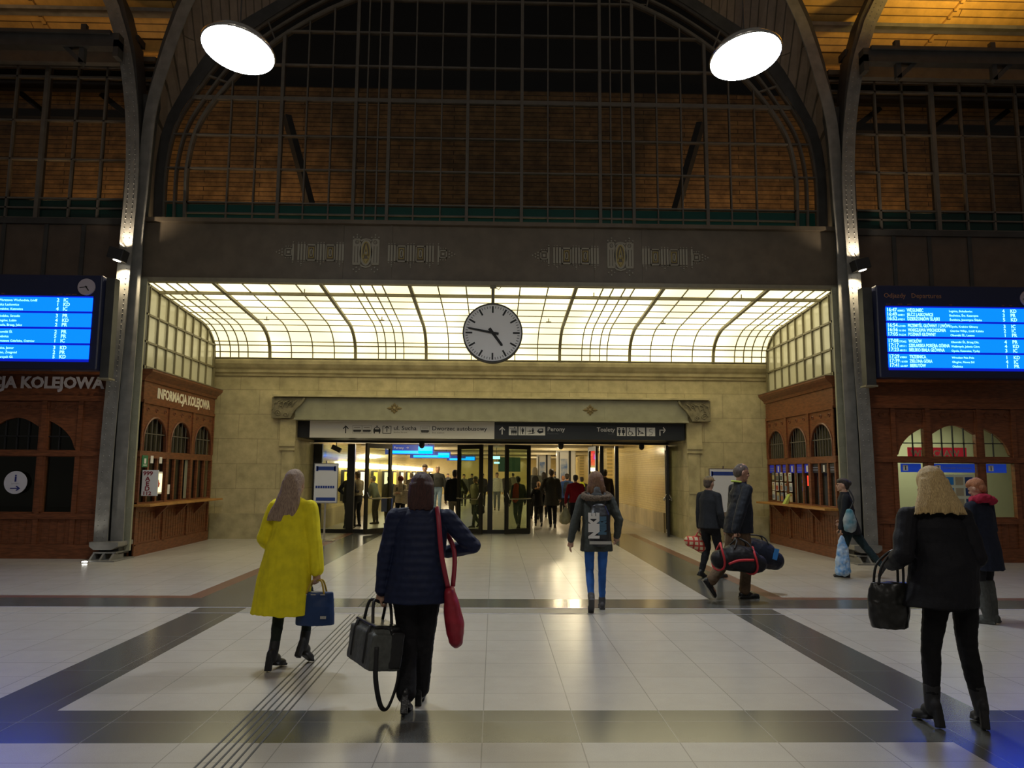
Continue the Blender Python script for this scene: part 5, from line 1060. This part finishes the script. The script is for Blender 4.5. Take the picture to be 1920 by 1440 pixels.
for q in (-.05, .05): strap(t, base, 'handle', curve([c+Vector((-.07, q, .11)), c+Vector((-.03, q*.6, .21)), w+Vector((0, 0, -.09)), c+Vector((.05, q*.6, .21)), c+Vector((.08, q, .11))]), .008, mat('mustard_leather', (.45,.30,.03), .4))
mb = MB(); mb.box(.06, .11, -.079, -.074, -.09, -.065, 0, Matrix.Translation(c-base)); 
for q in (-.1, -.03, .05): mb.box(q, q+.04, -.055, -.049, .10, .108, 0, Matrix.Translation(c-base))
o = mb.build('metal_badge', M['chrome']); o.parent = t
# 2 woman in the navy quilted jacket
r, WM, k, Wr, E_, S_ = person('woman in a navy quilted jacket walking away, dark red bob, black trousers and ankle boots', at_floor(776, 1330), -.03, 1.64,
    dict(m=quilt('navy_quilted_nylon', (.012,.018,.05)), hem=.74, rx=.235, ry=.17, wx=.195, wy=.15, sl=.070, cuff=.050, fold=.006, ff=(8, 8, 9), name='jacket'),
    (BLACK, 1.2), (LEATHER, 'boot_heel'), hair_bob, hairmat('dark_auburn_hair', (.075,.028,.02), (.03,.012,.01)),
    arms=((-.27, .02, .79, (-1, -.5, 0), (0, 0, -1), 1.0), (.20, .20, 1.10, (1, -.35, -.2))), stance=((-.045, -.10, .115, .45), (.02, .14, .085, 0)), lean=(.02, .03), vox=.009, build=1.10)
w = WM@(Wr[0]*k); b = Blob(); c = w+Vector((-.03, -.03, -.36)); Mx = Matrix.Translation(c)@Matrix.Rotation(.5, 4, 'Z')@Matrix.Rotation(.12, 4, 'Y')
b.block(-.115, .115, -.24, .24, -.14, .10, Mx); b.block(-.09, .09, -.20, .20, .08, .15, Mx)
t, base = bagthing('travel_bag', 'grey and black travel bag with a long dangling strap beside the navy jacket woman', b, [cloth('grey_nylon', (.095,.10,.09), .5)], .009, sm=14)
for q in (-.1, .1):
    a_, b2 = Mx@Vector((-.07, q*1.0, .12)), Mx@Vector((.07, q*1.0, .12)); strap(t, base, 'handle', curve([a_, a_.lerp(w, .6)+Vector((-.03, 0, .02)), w+Vector((0, 0, -.085)), b2.lerp(w, .6)+Vector((.03, 0, .02)), b2]), .011, M['ink'])
q0, q1 = Mx@Vector((-.08, -.24, .02)), Mx@Vector((.10, -.20, -.02)); strap(t, base, 'long_strap', curve([q0, q0+Vector((.0, 0, -.20)), q0.lerp(q1, .25)+Vector((0, 0, -.37)), q0.lerp(q1, .6)+Vector((0, 0, -.37)), q1+Vector((0, 0, -.18)), q1]), .017, M['ink'], .5)
mb = Blob(); mb.block(.02, .118, -.243, .243, -.13, .12, Mx); mb.block(-.095, .095, -.205, .205, .125, .153, Mx); mb.v = [tuple(Vector(v)-base) for v in mb.v]; mb.make('black_panel', LEATHER, t, .010, 1, 8)
for q in (-.13, .13): strap(t, base, 'band', [Mx@Vector(p) for p in ((-.1, q, .14), (-.114, q, .08), (-.116, q, -.10), (-.08, q, -.14), (.08, q, -.14))], .012, M['ink'], .5)
sh = WM@(S_[1]*k); b = Blob(); c = sh+Vector((.055, -.06, -.68)); b.loft([(c+Vector((.03, 0, -.16)), .055, .07), (c+Vector((.015, 0, -.04)), .07, .095), (c+Vector((-.01, 0, .12)), .05, .08), (c+Vector((-.02, 0, .17)), .038, .09)], 16)
t, base = bagthing('shoulder_bag', 'crimson soft shoulder bag hanging at the right side of the navy jacket', b, mat('crimson_leather', (.35,.018,.035), .45, 0, .2, 12), .008, .006)
strap(t, base, 'strap', curve([c+Vector((-.03, -.03, .20)), sh+Vector((-.02, -.15, -.25)), sh+Vector((-.05, -.11, .0)), sh+Vector((-.07, -.01, .075)), sh+Vector((-.06, .10, -.02)), c+Vector((0, .10, .45)), c+Vector((.0, .03, .20))]), .017, mat('crimson_strap', (.30,.02,.04), .45), .45)
# 3 girl with the backpack
def furhood(root, k, Hm, E_, Wr, S, An, vox):
    f = Blob(); P = [Vector((.16*math.cos(a), -.055+.10*math.sin(a), 1.405+.03*math.sin(a))) for a in [2*PI*i/14 for i in range(15)]]
    f.chain(P, [.042]*15, 10); f.make('fur_trim', mat('brown_fur', (.17,.125,.085), .9, 0, .5, 60, 1.0, 150), root, .010, k, 1, .012, (50, 50, 50), 2)
    h = Blob(); h.ell((0, -.10, 1.35), .13, .08, .10); h.make('hood', CHARC, root, .012, k, 2)
    s_ = Blob(); s_.loft([((0, -.01, 1.42), .085, .085), ((0, -.015, 1.50), .078, .08)], 16); s_.make('scarf', cloth('grey_knit', (.16,.17,.18)), root, .010, k, 2, .006, (20, 20, 20))
r, WM, k, Wr, E_, S_ = person('girl in a grey-green parka with a fur-trimmed hood and blue jeans, walking away', at_floor(1119, 1143), -.05, 1.66,
    dict(m=cloth('grey_green_parka', (.055,.062,.055), .7), hem=.70, rx=.205, ry=.15, wx=.175, wy=.135, sl=.062, cuff=.046, fold=.009, ff=(8, 8, 10), name='jacket'),
    (mat('bright_blue_jeans', (.02,.11,.40), .8, 0, .25, 8), .84), (mat('dark_sneaker', (.05,.05,.055), .6), 'shoe'), hair_tousled, hairmat('reddish_brown_hair', (.24,.125,.06), (.09,.04,.02)),
    arms=((-.33, -.06, .83, (-1, -.3, 0), (-.1, 0, -1), .3), (.27, .10, .90)), stance=((-.09, -.30, .18, .8), (.07, .05, .08, 0)), lean=(0, .03), headrot=(-.1, 0, 0), vox=.010, extra=furhood)
o = r.children[0]
b = Blob(); P = lambda x, y, z: WM@(Vector((x, y, z))*k)
Rz = WM.to_3x3(); b.loft([(P(.02, -.20, .86), .125, .075), (P(.02, -.225, 1.0), .135, .095), (P(.02, -.21, 1.18), .125, .08), (P(.02, -.185, 1.27), .09, .05)], 20)
t, base = bagthing('backpack', 'black backpack with white and blue vertical lettering on the girl in the parka', b, mat('black_nylon', (.012,.012,.015), .4), .008)
mb = MB(); Tm = Matrix.Translation(P(-.0, -.322, .90)-base)@Matrix.Rotation(-.05, 4, 'Z')@Matrix.Rotation(PI/2, 4, 'X')@Matrix.Rotation(PI/2, 4, 'Z'); mb.text('NIKE', .16, Tm, 0, .006, 'LEFT', .85, .012)
mb.v = [tuple(v) for v in mb.v]; o = mb.build('lettering', M['white']); o.parent = t
mb = MB(); Tm = Matrix.Translation(P(.085, -.315, .95)-base)@Matrix.Rotation(-.05, 4, 'Z')@Matrix.Rotation(PI/2, 4, 'X')@Matrix.Rotation(PI/2, 4, 'Z'); mb.text('NIKE', .11, Tm, 0, .006, 'LEFT', .85, .012)
o = mb.build('lettering', mat('steel_blue_print', (.06,.14,.22), .5)); o.parent = t
mb = MB(); mb.box(-.13, .13, -.095, -.08, -.02, .015, 0, Matrix.Translation(P(.02, -.22, .85)-base)); o = mb.build('reflective_band', mat('silver_band', (.45,.45,.42), .4)); o.parent = t
for q in (-1, 1): strap(t, base, 'shoulder_strap', curve([P(.02+q*.07, -.16, 1.24), P(q*.10, -.11, 1.42), P(q*.11, .04, 1.44), P(q*.12, .15, 1.30)]), .018, M['ink'], .4)
# 4 man with two holdalls
def manextra(root, k, Hm, E_, Wr, S, An, vox):
    c = Blob(); c.chain([Vector((.075*math.sin(a), .02-.085*math.cos(a), 1.462+.012*math.cos(a))) for a in [PI*i/8-PI/2 for i in range(9)]], [.013]*9, 8); c.make('collar_lining', mat('lime_lining', (.45,.55,.08), .7), root, .008, k, 1)
MAN = at_floor(1388, 1122)
r, WM, k, Wr, E_, S_ = person('balding man in black jacket and brown trousers carrying two holdalls to the right', MAN, -PI/2+.12, 1.80,
    dict(m=cloth('black_blue_jacket', (.012,.015,.022), .6), hem=.80, rx=.205, ry=.18, wx=.195, wy=.165, sl=.072, cuff=.055, fold=.010, ff=(9, 9, 8), name='jacket', collar=1.15),
    (BROWN, 1.15), (LEATHER, 'shoe'), hair_balding, hairmat('short_grey_hair', (.12,.09,.075), (.06,.045,.04)),
    arms=((-.25, .12, .86, (-1, -.3, 0), (0, 0, -1), 1.0), (.25, -.16, .84, (1, -.6, 0), (0, 0, -1), 1.0)), stance=((.06, -.42, .22, .95), (.0, .06, .08, 0)), lean=(0, .05), headrot=(-.18, 0, -.1), vox=.010, build=1.08, extra=manextra, skin=mat('ruddy_skin', (.40,.21,.14), .5, 0, .1, 30))
def holdall(name, label, c, ang, L, R_, m_, red=None, tip=0):
    Mx = Matrix.Translation(c)@Matrix.Rotation(ang, 4, 'Z')@Matrix.Rotation(tip, 4, 'Y'); ax = Mx.to_3x3()@Vector((1, 0, 0)); b = Blob()
    b.loft([(Mx@Vector((-L*.5, 0, -.03)), R_*.72, R_*.72, ax), (Mx@Vector((-L*.3, 0, -.0)), R_*.98, R_, ax), (Mx@Vector((0, 0, .01)), R_, R_*1.03, ax), (Mx@Vector((L*.3, 0, .0)), R_*.96, R_, ax), (Mx@Vector((L*.5, 0, -.03)), R_*.72, R_*.72, ax)], 22)
    t, base = bagthing(name, label, b, m_, .011, .006); return t, base, Mx
w = WM@(Wr[1]*k); t, base, Mx = holdall('holdall', 'black holdall with red piping in the near hand of the balding man', w+Vector((.0, -.10, -.36)), .10, .52, .165, cloth('black_nylon_holdall', (.014,.014,.016), .5), tip=.12)
RED = mat('red_piping', (.50,.02,.03), .5)
for x in (-.27, .17): strap(t, base, 'red_band', [Mx@Vector((x+.03*math.sin(a*2), .166*math.cos(a), .172*math.sin(a))) for a in [2*PI*i/20 for i in range(21)]], .014, RED)
strap(t, base, 'red_curve', curve([Mx@Vector((-.20, -.160, -.07)), Mx@Vector((-.08, -.175, -.01)), Mx@Vector((.12, -.178, .02))]), .016, RED)
for q in (-.07, .07): strap(t, base, 'handle', curve([Mx@Vector((-.12, q*1.6, .13)), Mx@Vector((-.07, q*.6, .22)), w+Vector((0, 0, -.09)), Mx@Vector((.08, q*.6, .22)), Mx@Vector((.13, q*1.6, .13))]), .010, M['ink'])
w = WM@(Wr[0]*k); t, base, Mx = holdall('holdall', 'large dark blue holdall with a light blue tag beside the balding man', w+Vector((.24, .0, -.34)), .05, .55, .18, cloth('dark_blue_nylon_holdall', (.012,.016,.03), .5), tip=.28)
o = MB().box(.16, .22, -.19, -.17, -.02, .13, 0, Matrix.Translation(-base)@Mx).build('tag', mat('light_blue_tag', (.03,.22,.60), .5)); o.parent = t
for q in (-.07, .07): strap(t, base, 'handle', curve([Mx@Vector((-.18, q*1.5, .13)), Mx@Vector((-.2, q*.6, .22)), w+Vector((0, 0, -.09)), Mx@Vector((.0, q*.6, .24)), Mx@Vector((.1, q*1.5, .15))]), .010, M['ink'])
# 5 person with the cap behind him
def cap5(root, k, Hm, E_, Wr, S, An, vox):
    c = Blob(); c.ell((0, -.005, .055), .088, .105, .062, Hm); c.ell((0, .10, .045), .06, .05, .012, Hm); c.make('cap', mat('tan_flat_cap', (.25,.17,.08), .9, 0, .3, 30), root, .010, k, 1)
p5 = at(1332, 1050, 12.2)
r, WM, k, Wr, E_, S_ = person('person in a dark jacket and tan flat cap behind the man with two holdalls', (p5.x, 12.2, 0), -.9, 1.62,
    dict(m=cloth('dark_grey_jacket', (.02,.022,.026)), hem=.80, rx=.20, ry=.16, fold=.008, name='jacket'), (BLACK, 1.05), (LEATHER, 'shoe'), hair_short, hairmat('grey_brown_hair', (.10,.07,.05), (.05,.035,.03)),
    arms=((-.24, .02, .80, (-1, -.5, 0), (0, 0, -1), 1.0), (.25, .05, .85)), stance=((-.1, -.12, .10, .3), (.1, .12, .08, 0)), vox=.013, extra=cap5)
w = WM@(Wr[0]*k); t, base, Mx = holdall('holdall', 'red and cream tartan holdall carried by the person in the tan cap', w+Vector((-.03, -.03, -.27)), -.35, .28, .115, brickmat('tartan_check', (.60,.48,.30), (.55,.44,.27), (.45,.03,.02), .075, .075, .6, .014, 'xz', 0, 0, noisec=.05), tip=.5)
for q in (-.05, .05): strap(t, base, 'handle', curve([Mx@Vector((-.08, q, .09)), w+Vector((0, 0, -.09)), Mx@Vector((.08, q, .10))]), .010, RED)
# 6 woman hurrying by the right column
p6 = at_floor(1597, 1083)
r, WM, k, Wr, E_, S_ = person('dark-haired woman in a black coat hurrying left past the right column', p6, PI/2-.35, 1.60,
    dict(m=cloth('black_short_coat', (.014,.016,.02)), hem=.72, rx=.20, ry=.19, fold=.010), (cloth('dark_teal_trousers', (.015,.03,.035)), 1.05), (LEATHER, 'shoe'), hair_bun, hairmat('dark_brown_hair', (.03,.02,.018), (.015,.01,.01)),
    arms=((-.24, .16, .84, (-1, -.5, 0), (0, 0, -1), 1.0), (.22, .10, .95)), stance=((-.02, .10, .08, 0), (.05, -.50, .20, 1.0)), lean=(0, .06), vox=.011)
w = WM@(Wr[0]*k); b = Blob(); c = w+Vector((0, -.02, -.42)); b.loft([(c+Vector((0, 0, -.26)), .13, .07), (c+Vector((.0, 0, -.1)), .12, .07), (c+Vector((0, 0, .12)), .09, .05), (c+Vector((0, 0, .30)), .03, .02)], 16)
t, base = bagthing('plastic_bag', 'pale blue patterned plastic bag swinging from the hand of the hurrying woman', b, mat('blue_white_plastic', (.08,.28,.60), .35, col2=(.45,.55,.65), nscale=14), .010, .014)
b = Blob(); c = WM@Vector((-.33, .02, .93)); b.loft([(c+Vector((0, 0, -.12)), .10, .07), (c, .11, .08), (c+Vector((0, 0, .14)), .06, .05)], 16)
t, base = bagthing('shoulder_bag', 'teal and white bag under the arm of the hurrying woman', b, mat('teal_white_cloth', (.04,.18,.24), .6, col2=(.42,.42,.40), nscale=4), .010, .008)
strap(t, base, 'strap', curve([c+Vector((-.03, 0, .12)), WM@Vector((-.22, -.06, 1.25)), WM@Vector((-.16, .0, 1.42))]), .012, M['ink'])
# 7 blonde woman in black, near right
BL = at_floor(1800, 1362)
r, WM, k, Wr, E_, S_ = person('blonde woman in a black coat and heeled boots standing at the right', BL, .02, 1.70,
    dict(m=cloth('black_padded_coat', (.008,.008,.011), .7), hem=.76, rx=.245, ry=.175, wx=.22, wy=.165, sl=.074, cuff=.056, fold=.010, ff=(7, 7, 7), hx=-.09, collar=1.25),
    (cloth('black_leggings', (.007,.007,.008)), 1.0), (mat('black_suede', (.012,.012,.013), .7), 'boot_heel'), hair_wide, hairmat('golden_blond_hair', (.62,.45,.20), (.38,.25,.10)),
    arms=((-.31, .18, 1.03, (-.45, -1, -.6), (.3, 1, 0), .8), (.12, .24, 1.10, (.35, -1, -.6))), stance=((-.17, .02, .118, .2, -.1), (.14, -.02, .118, .2, .35)), lean=(-.07, .04), headrot=(-.12, 0, 0), vox=.009, build=1.10)
BB = [c for c in r.children if c.name.startswith('coat')][0]
el = WM@(E_[0].lerp(Wr[0], .62)*k); b = Blob(); c = el+Vector((-.06, .0, -.275)); b.loft([(c+Vector((.0, 0, -.17)), .125, .085), (c, .15, .08), (c+Vector((.02, 0, .13)), .14, .04)], 20, False)
t, base = bagthing('tote_bag', 'large black leather tote hanging from the left forearm of the blonde woman', b, mat('black_glossy_leather', (.014,.014,.012), .3, 0, .2, 5, .2, 20), .009, .008)
for q in (-.03, .04): strap(t, base, 'handle', curve([c+Vector((-.08, q, .12)), c+Vector((-.05, q, .25)), el+Vector((0, q*.5, .068)), c+Vector((.09, q, .25)), c+Vector((.09, q, .12))]), .009, LEATHER)
# 8 red-haired woman with the scarf
def scarf8(root, k, Hm, E_, Wr, S, An, vox):
    s_ = Blob(); s_.chain([Vector((.105*math.cos(a), .0+.10*math.sin(a), 1.45+.02*math.sin(a*2))) for a in [2*PI*i/12 for i in range(13)]], [.052]*13, 10); s_.ell((0, 0, 1.47), .09, .09, .06); s_.make('scarf', cloth('crimson_scarf', (.30,.015,.04), .9), root, .010, k, 1, .010, (22, 22, 22))
r, WM, k, Wr, E_, S_ = person('copper-haired woman in navy coat, crimson scarf and tall grey boots, looking down', at_floor(1858, 1168), .45, 1.62,
    dict(m=cloth('dark_navy_coat', (.012,.016,.03)), hem=.60, rx=.225, ry=.17, wx=.165, wy=.13, sl=.064, fold=.010), (BLACK, .92), (cloth('grey_suede_boot', (.07,.075,.07), .8), 'tall'), hair_short, hairmat('copper_hair', (.42,.17,.07), (.25,.09,.04)),
    arms=((-.14, .24, 1.12), (.10, .26, 1.12)), stance=((-.10, -.03, .08, 0, -.4), (.10, .02, .08, 0, .1)), lean=(0, .05), headrot=(-.45, 0, .15), vox=.010, extra=scarf8)
b = MB(); c = WM@Vector((0, .36, 1.15)); o = b.box(-.09, .09, -.01, .01, -.12, .10, 0, Matrix.Translation(c)@Matrix.Rotation(.45, 4, 'Z')@Matrix.Rotation(-.8, 4, 'X')).build('folded_map', M['poster_white']); tag(o, 'folded pale leaflet held by the copper-haired woman', 'leaflet')
# ------------------------------------------------------------------ the crowd in the passage
def mid(label, px, topy, D, rz, coatc, legc, hair, hc, hem=.80, arms=None, stance=None, extra=None, rx=.20, Hf=None, feet=None, build=1.0, headrot=(0,0,0), lean=(0,.02)):
    p = at(px, topy, D); Hh = Hf or max(1.0, min(1.92, p.z))
    cm = coatc if not isinstance(coatc, tuple) else cloth('coat_cloth', coatc); lm = legc if not isinstance(legc, tuple) else cloth('trouser_cloth', legc)
    return person(label, (p.x, D, 0), rz, Hh, dict(m=cm, hem=hem, rx=rx, ry=.15, fold=.008), (lm, 1.05), feet or (LEATHER, 'shoe'), hair, hairmat('crowd_hair', hc, tuple(c*.5 for c in hc)), arms, stance, lean, headrot, .017, build, extra=extra)
WALK = ((-.09, .20, .08, 0), (.09, -.22, .14, .6)); WALK2 = ((-.09, -.24, .15, .7), (.09, .18, .08, 0)); STAND = None
DK = (.03,.02,.015); BRN = (.08,.05,.03)
mid('man in a black sweater coming towards us, his head seen above the navy jacket woman', 797, 870, 24.6, PI, BLACK, CHARC, hair_short, (.05,.03,.02), 1.0, stance=WALK, build=1.08)
mid('fair-haired man in a dark sweater and light jeans coming towards us down the passage', 821, 871, 30.5, PI+.05, CHARC, (.20,.30,.42), hair_short, (.25,.17,.10), .96, ((-.27, .02, .84, (-1, -.5, 0), (0, 0, -1), 1.0), (.26, .05, .84)), WALK, build=1.05)
def redhat(root, k, Hm, E_, Wr, S, An, vox):
    c = Blob(); c.ell((0, -.01, .06), .092, .10, .06, Hm); c.loft([(Hm@Vector((0, -.01, .02)), .10, .108), (Hm@Vector((0, -.01, .045)), .098, .106)], 16); c.make('hat', cloth('dark_red_hat', (.14,.02,.02)), root, .012, k, 1)
r, WM, k, Wr, E_, S_ = mid('woman in a cream jacket and dark red hat looking down at her phone', 752, 893, 23.4, PI-.2, (.50,.45,.34), BLACK, hair_short, BRN, .78, ((-.07, .25, 1.12), (.10, .25, 1.12)), STAND, redhat, headrot=(-.35, 0, 0))
w = WM@Vector((.02, .28, 1.14)); tag(MB().box(w.x-.02, w.x+.02, w.y-.06, w.y-.05, w.z-.05, w.z+.06).build('phone', M['ink']), 'small dark phone in the hands of the woman in the cream jacket', 'phone')
b = Blob(); c = WM@Vector((-.20, .14, .95)); b.loft([(c+Vector((0, 0, -.2)), .14, .06), (c, .13, .06), (c+Vector((0, 0, .14)), .10, .03)], 14); t, base = bagthing('tote_bag', 'pale cloth tote at the hip of the woman in the cream jacket', b, cloth('pale_canvas', (.50,.44,.32)), .012); strap(t, base, 'strap', curve([c+Vector((-.05, 0, .13)), WM@Vector((-.15, .15, 1.3)), WM@Vector((-.12, .02, 1.43))]), .012, M['ink'])
mid('grey-haired person in a brown coat walking down the passage behind the red hat woman', 772, 887, 29.0, .1, (.07,.055,.035), BLACK, hair_short, (.16,.12,.07), .72, stance=WALK)
r, WM, k, Wr, E_, S_ = mid('person in a dark coat partly hidden behind the left open door leaf', 731, 893, 24.2, .5, (.02,.025,.03), BLACK, hair_short, DK, .75)
b = Blob(); c = WM@Vector((-.12, -.12, .62)); b.block(-.17, .17, -.07, .07, -.2, .22, Matrix.Translation(c)); t, base = bagthing('shopping_bag', 'bright blue shopping bag in the left door opening', b, mat('blue_plastic', (.01,.05,.30), .5), .014); strap(t, base, 'handle', curve([c+Vector((-.08, 0, .22)), c+Vector((0, 0, .36)), c+Vector((.08, 0, .22))]), .008, M['ink'])
mid('man in a black jacket and khaki trousers walking in just left of the middle doors', 853, 881, 21.9, -.15, BLACK, KHAKI, hair_short, DK, .80, ((-.26, .03, .84), (.28, .25, 1.05)), WALK2, build=1.08)
r, WM, k, Wr, E_, S_ = mid('person in a beige coat seen through the left pane of the middle doors', 893, 893, 23.2, PI-.8, (.30,.26,.18), CHARC, hair_short, (.2,.16,.1), .74, ((-.26, .05, .86, (-1, -.5, 0), (0, 0, -1), 1.0), (.2, .2, 1.0)), WALK)
b = Blob(); c = WM@(Wr[0]*k)+Vector((0, 0, -.20)); b.loft([(c+Vector((0, 0, -.1)), .15, .09), (c+Vector((0, 0, .05)), .13, .07)], 14); t, base = bagthing('handbag', 'black handbag of the person in the beige coat behind the middle doors', b, LEATHER, .014); strap(t, base, 'handle', curve([c+Vector((-.06, 0, .08)), c+Vector((0, 0, .15)), c+Vector((.06, 0, .08))]), .010, M['ink'])
mid('person in a pale jacket far down the passage, framed by the narrow middle pane', 932, 886, 34.0, PI, (.48,.48,.45), (.12,.13,.14), hair_short, BRN, .82, stance=WALK)
def redsleeve(root, k, Hm, E_, Wr, S, An, vox):
    f = Blob(); f.loft([((-.10, -.03, .95), .12, .13), ((-.10, -.02, 1.2), .13, .13), ((-.08, -.01, 1.38), .10, .10)], 16); f.make('vest', cloth('red_orange_vest', (.50,.05,.02)), root, .016, k, 2)
mid('man in a red and grey jacket behind the right pane of the middle doors', 972, 893, 22.6, .3, (.05,.06,.06), (.045,.055,.05), hair_short, DK, .84, ((-.30, -.02, .84), (.26, .08, .86)), WALK2, redsleeve)
def pack(col):
    def f(root, k, Hm, E_, Wr, S, An, vox):
        b = Blob(); b.loft([((0, -.17, 1.02), .13, .07), ((0, -.19, 1.18), .14, .09), ((0, -.16, 1.36), .10, .06)], 16); b.make('backpack', cloth('pack_cloth', col), root, .014, k, 2)
    return f
mid('person with a grey scarf hood and dark backpack walking down the passage', 1003, 876, 27.5, .05, (.14,.15,.14), BLACK, hair_bob, (.28,.24,.16), .78, stance=WALK, extra=pack((.02,.02,.02)))
def childfur(root, k, Hm, E_, Wr, S, An, vox):
    f = Blob(); f.chain([Vector((.13*math.cos(a), -.03+.09*math.sin(a), 1.43)) for a in [2*PI*i/12 for i in range(13)]], [.038]*13, 8); f.make('fur_trim', mat('ginger_fur', (.38,.20,.07), .9, 0, .4, 50, .8, 120), root, .013, k, 1, .010, (50, 50, 50))
mid('child in a black snowsuit with a ginger fur hood walking beside the open door', 1010, 903, 23.8, .05, BLACK, BLACK, hair_short, (.36,.18,.07), .74, ((-.33, .0, .92), (.26, .04, .84)), WALK, childfur)
mid('woman in a dark coat walking ahead of the man in the long grey coat', 1020, 885, 28.5, 0, (.02,.02,.022), BLACK, hair_bob, DK, .66, stance=WALK2)
mid('tall man in a long charcoal coat walking away through the middle opening', 1034, 879, 23.2, -.1, (.045,.045,.04), BLACK, hair_short, (.07,.04,.03), .62, ((-.22, .16, 1.0), (.25, .05, .84)), ((-.03, .18, .08, 0), (.10, -.12, .10, .3)), rx=.22, build=1.12)
mid('person in a blue jacket with a dark backpack in the middle opening', 1063, 888, 25.8, -.1, (.03,.07,.22), BLACK, hair_short, DK, .82, stance=WALK, extra=pack((.02,.03,.05)))
mid('person with a pink scarf and ginger hair far down the right of the passage', 1056, 892, 31, 0, (.40,.20,.22), BLACK, hair_short, (.30,.12,.05), .8, stance=WALK)
r, WM, k, Wr, E_, S_ = mid('dark-haired woman in a red fleece walking away left of the girl with the backpack', 1079, 890, 21.8, -.15, (.24,.008,.015), BLACK, hair_short, (.02,.012,.012), .84, ((-.30, .02, .84, (-1, -.5, 0), (0, 0, -1), 1.0), (.26, .05, .84)), WALK2, build=1.15, rx=.21)
w = WM@(Wr[0]*k); b = Blob(); c = w+Vector((-.02, 0, -.33)); b.loft([(c+Vector((0, 0, -.16)), .17, .12), (c+Vector((0, 0, -.02)), .16, .11), (c+Vector((.02, 0, .2)), .04, .03)], 14); t, base = bagthing('plastic_bag', 'translucent pale green plastic bag carried by the woman in the red fleece', b, mat('pale_green_plastic', (.38,.36,.20), .4, 0, .2, 8), .014, .012)
def yhat(root, k, Hm, E_, Wr, S, An, vox):
    c = Blob(); c.loft([((0, .0, 1.33), .15, .11), ((0, 0, 1.43), .10, .09)], 14); c.make('vest', mat('fluorescent_yellow', (.65,.72,.03), .7), root, .014, k, 1)
mid('person in a fluorescent yellow vest beyond the woman in the red fleece', 1091, 894, 27, .1, (.05,.05,.05), BLACK, hair_short, DK, .8, extra=yhat)
r, WM, k, Wr, E_, S_ = mid('tall person in a dark brown coat just beyond the girl in the parka', 1134, 880, 23.2, 0, (.03,.022,.02), BLACK, hair_short, DK, .55, build=1.05)
mid('man in a black jacket standing sideways behind the far left glass panel', 655, 884, 22.6, -.6, BLACK, CHARC, hair_short, DK, .74, ((-.24, .1, 1.0), (.2, .2, 1.1)))
mid('man in a beige sweater gesturing behind the left glass panel', 672, 884, 23.2, .9, (.26,.23,.15), CHARC, hair_short, BRN, .94, ((-.15, .35, 1.22), (.15, .33, 1.25)))
mid('person in a grey-blue jacket bending forward behind the left door leaf', 707, 892, 24.5, 1.2, (.12,.15,.15), CHARC, hair_short, (.15,.14,.12), .82, ((-.1, .4, .95), (.1, .4, .95)), STAND, lean=(0, .14))
mid('distant person in black far down the right side of the passage', 1042, 884, 38, 0, BLACK, BLACK, hair_short, DK, .8, stance=WALK)
for i, (px, y_, D, col) in enumerate(((870, 887, 38, (.10,.10,.11)), (885, 886, 42, (.04,.04,.05)), (905, 887, 36, (.03,.03,.035)), (950, 886, 40, (.06,.05,.05)), (962, 888, 44, (.25,.22,.2)), (782, 888, 44, (.2,.2,.22)), (840, 887, 46, (.05,.05,.06)), (1016, 886, 44, (.12,.12,.12)))):
    p = at(px, 888, D); r, *_ = mid('x', px, y_, D, random.choice((0, PI)), col, BLACK, hair_short, DK, .78, stance=WALK, Hf=1.6+.02*(i % 5)); r['label'] = 'small distant passer-by far down the passage, a dark figure among the others'; r['group'] = 'distant passers-by in the passage'
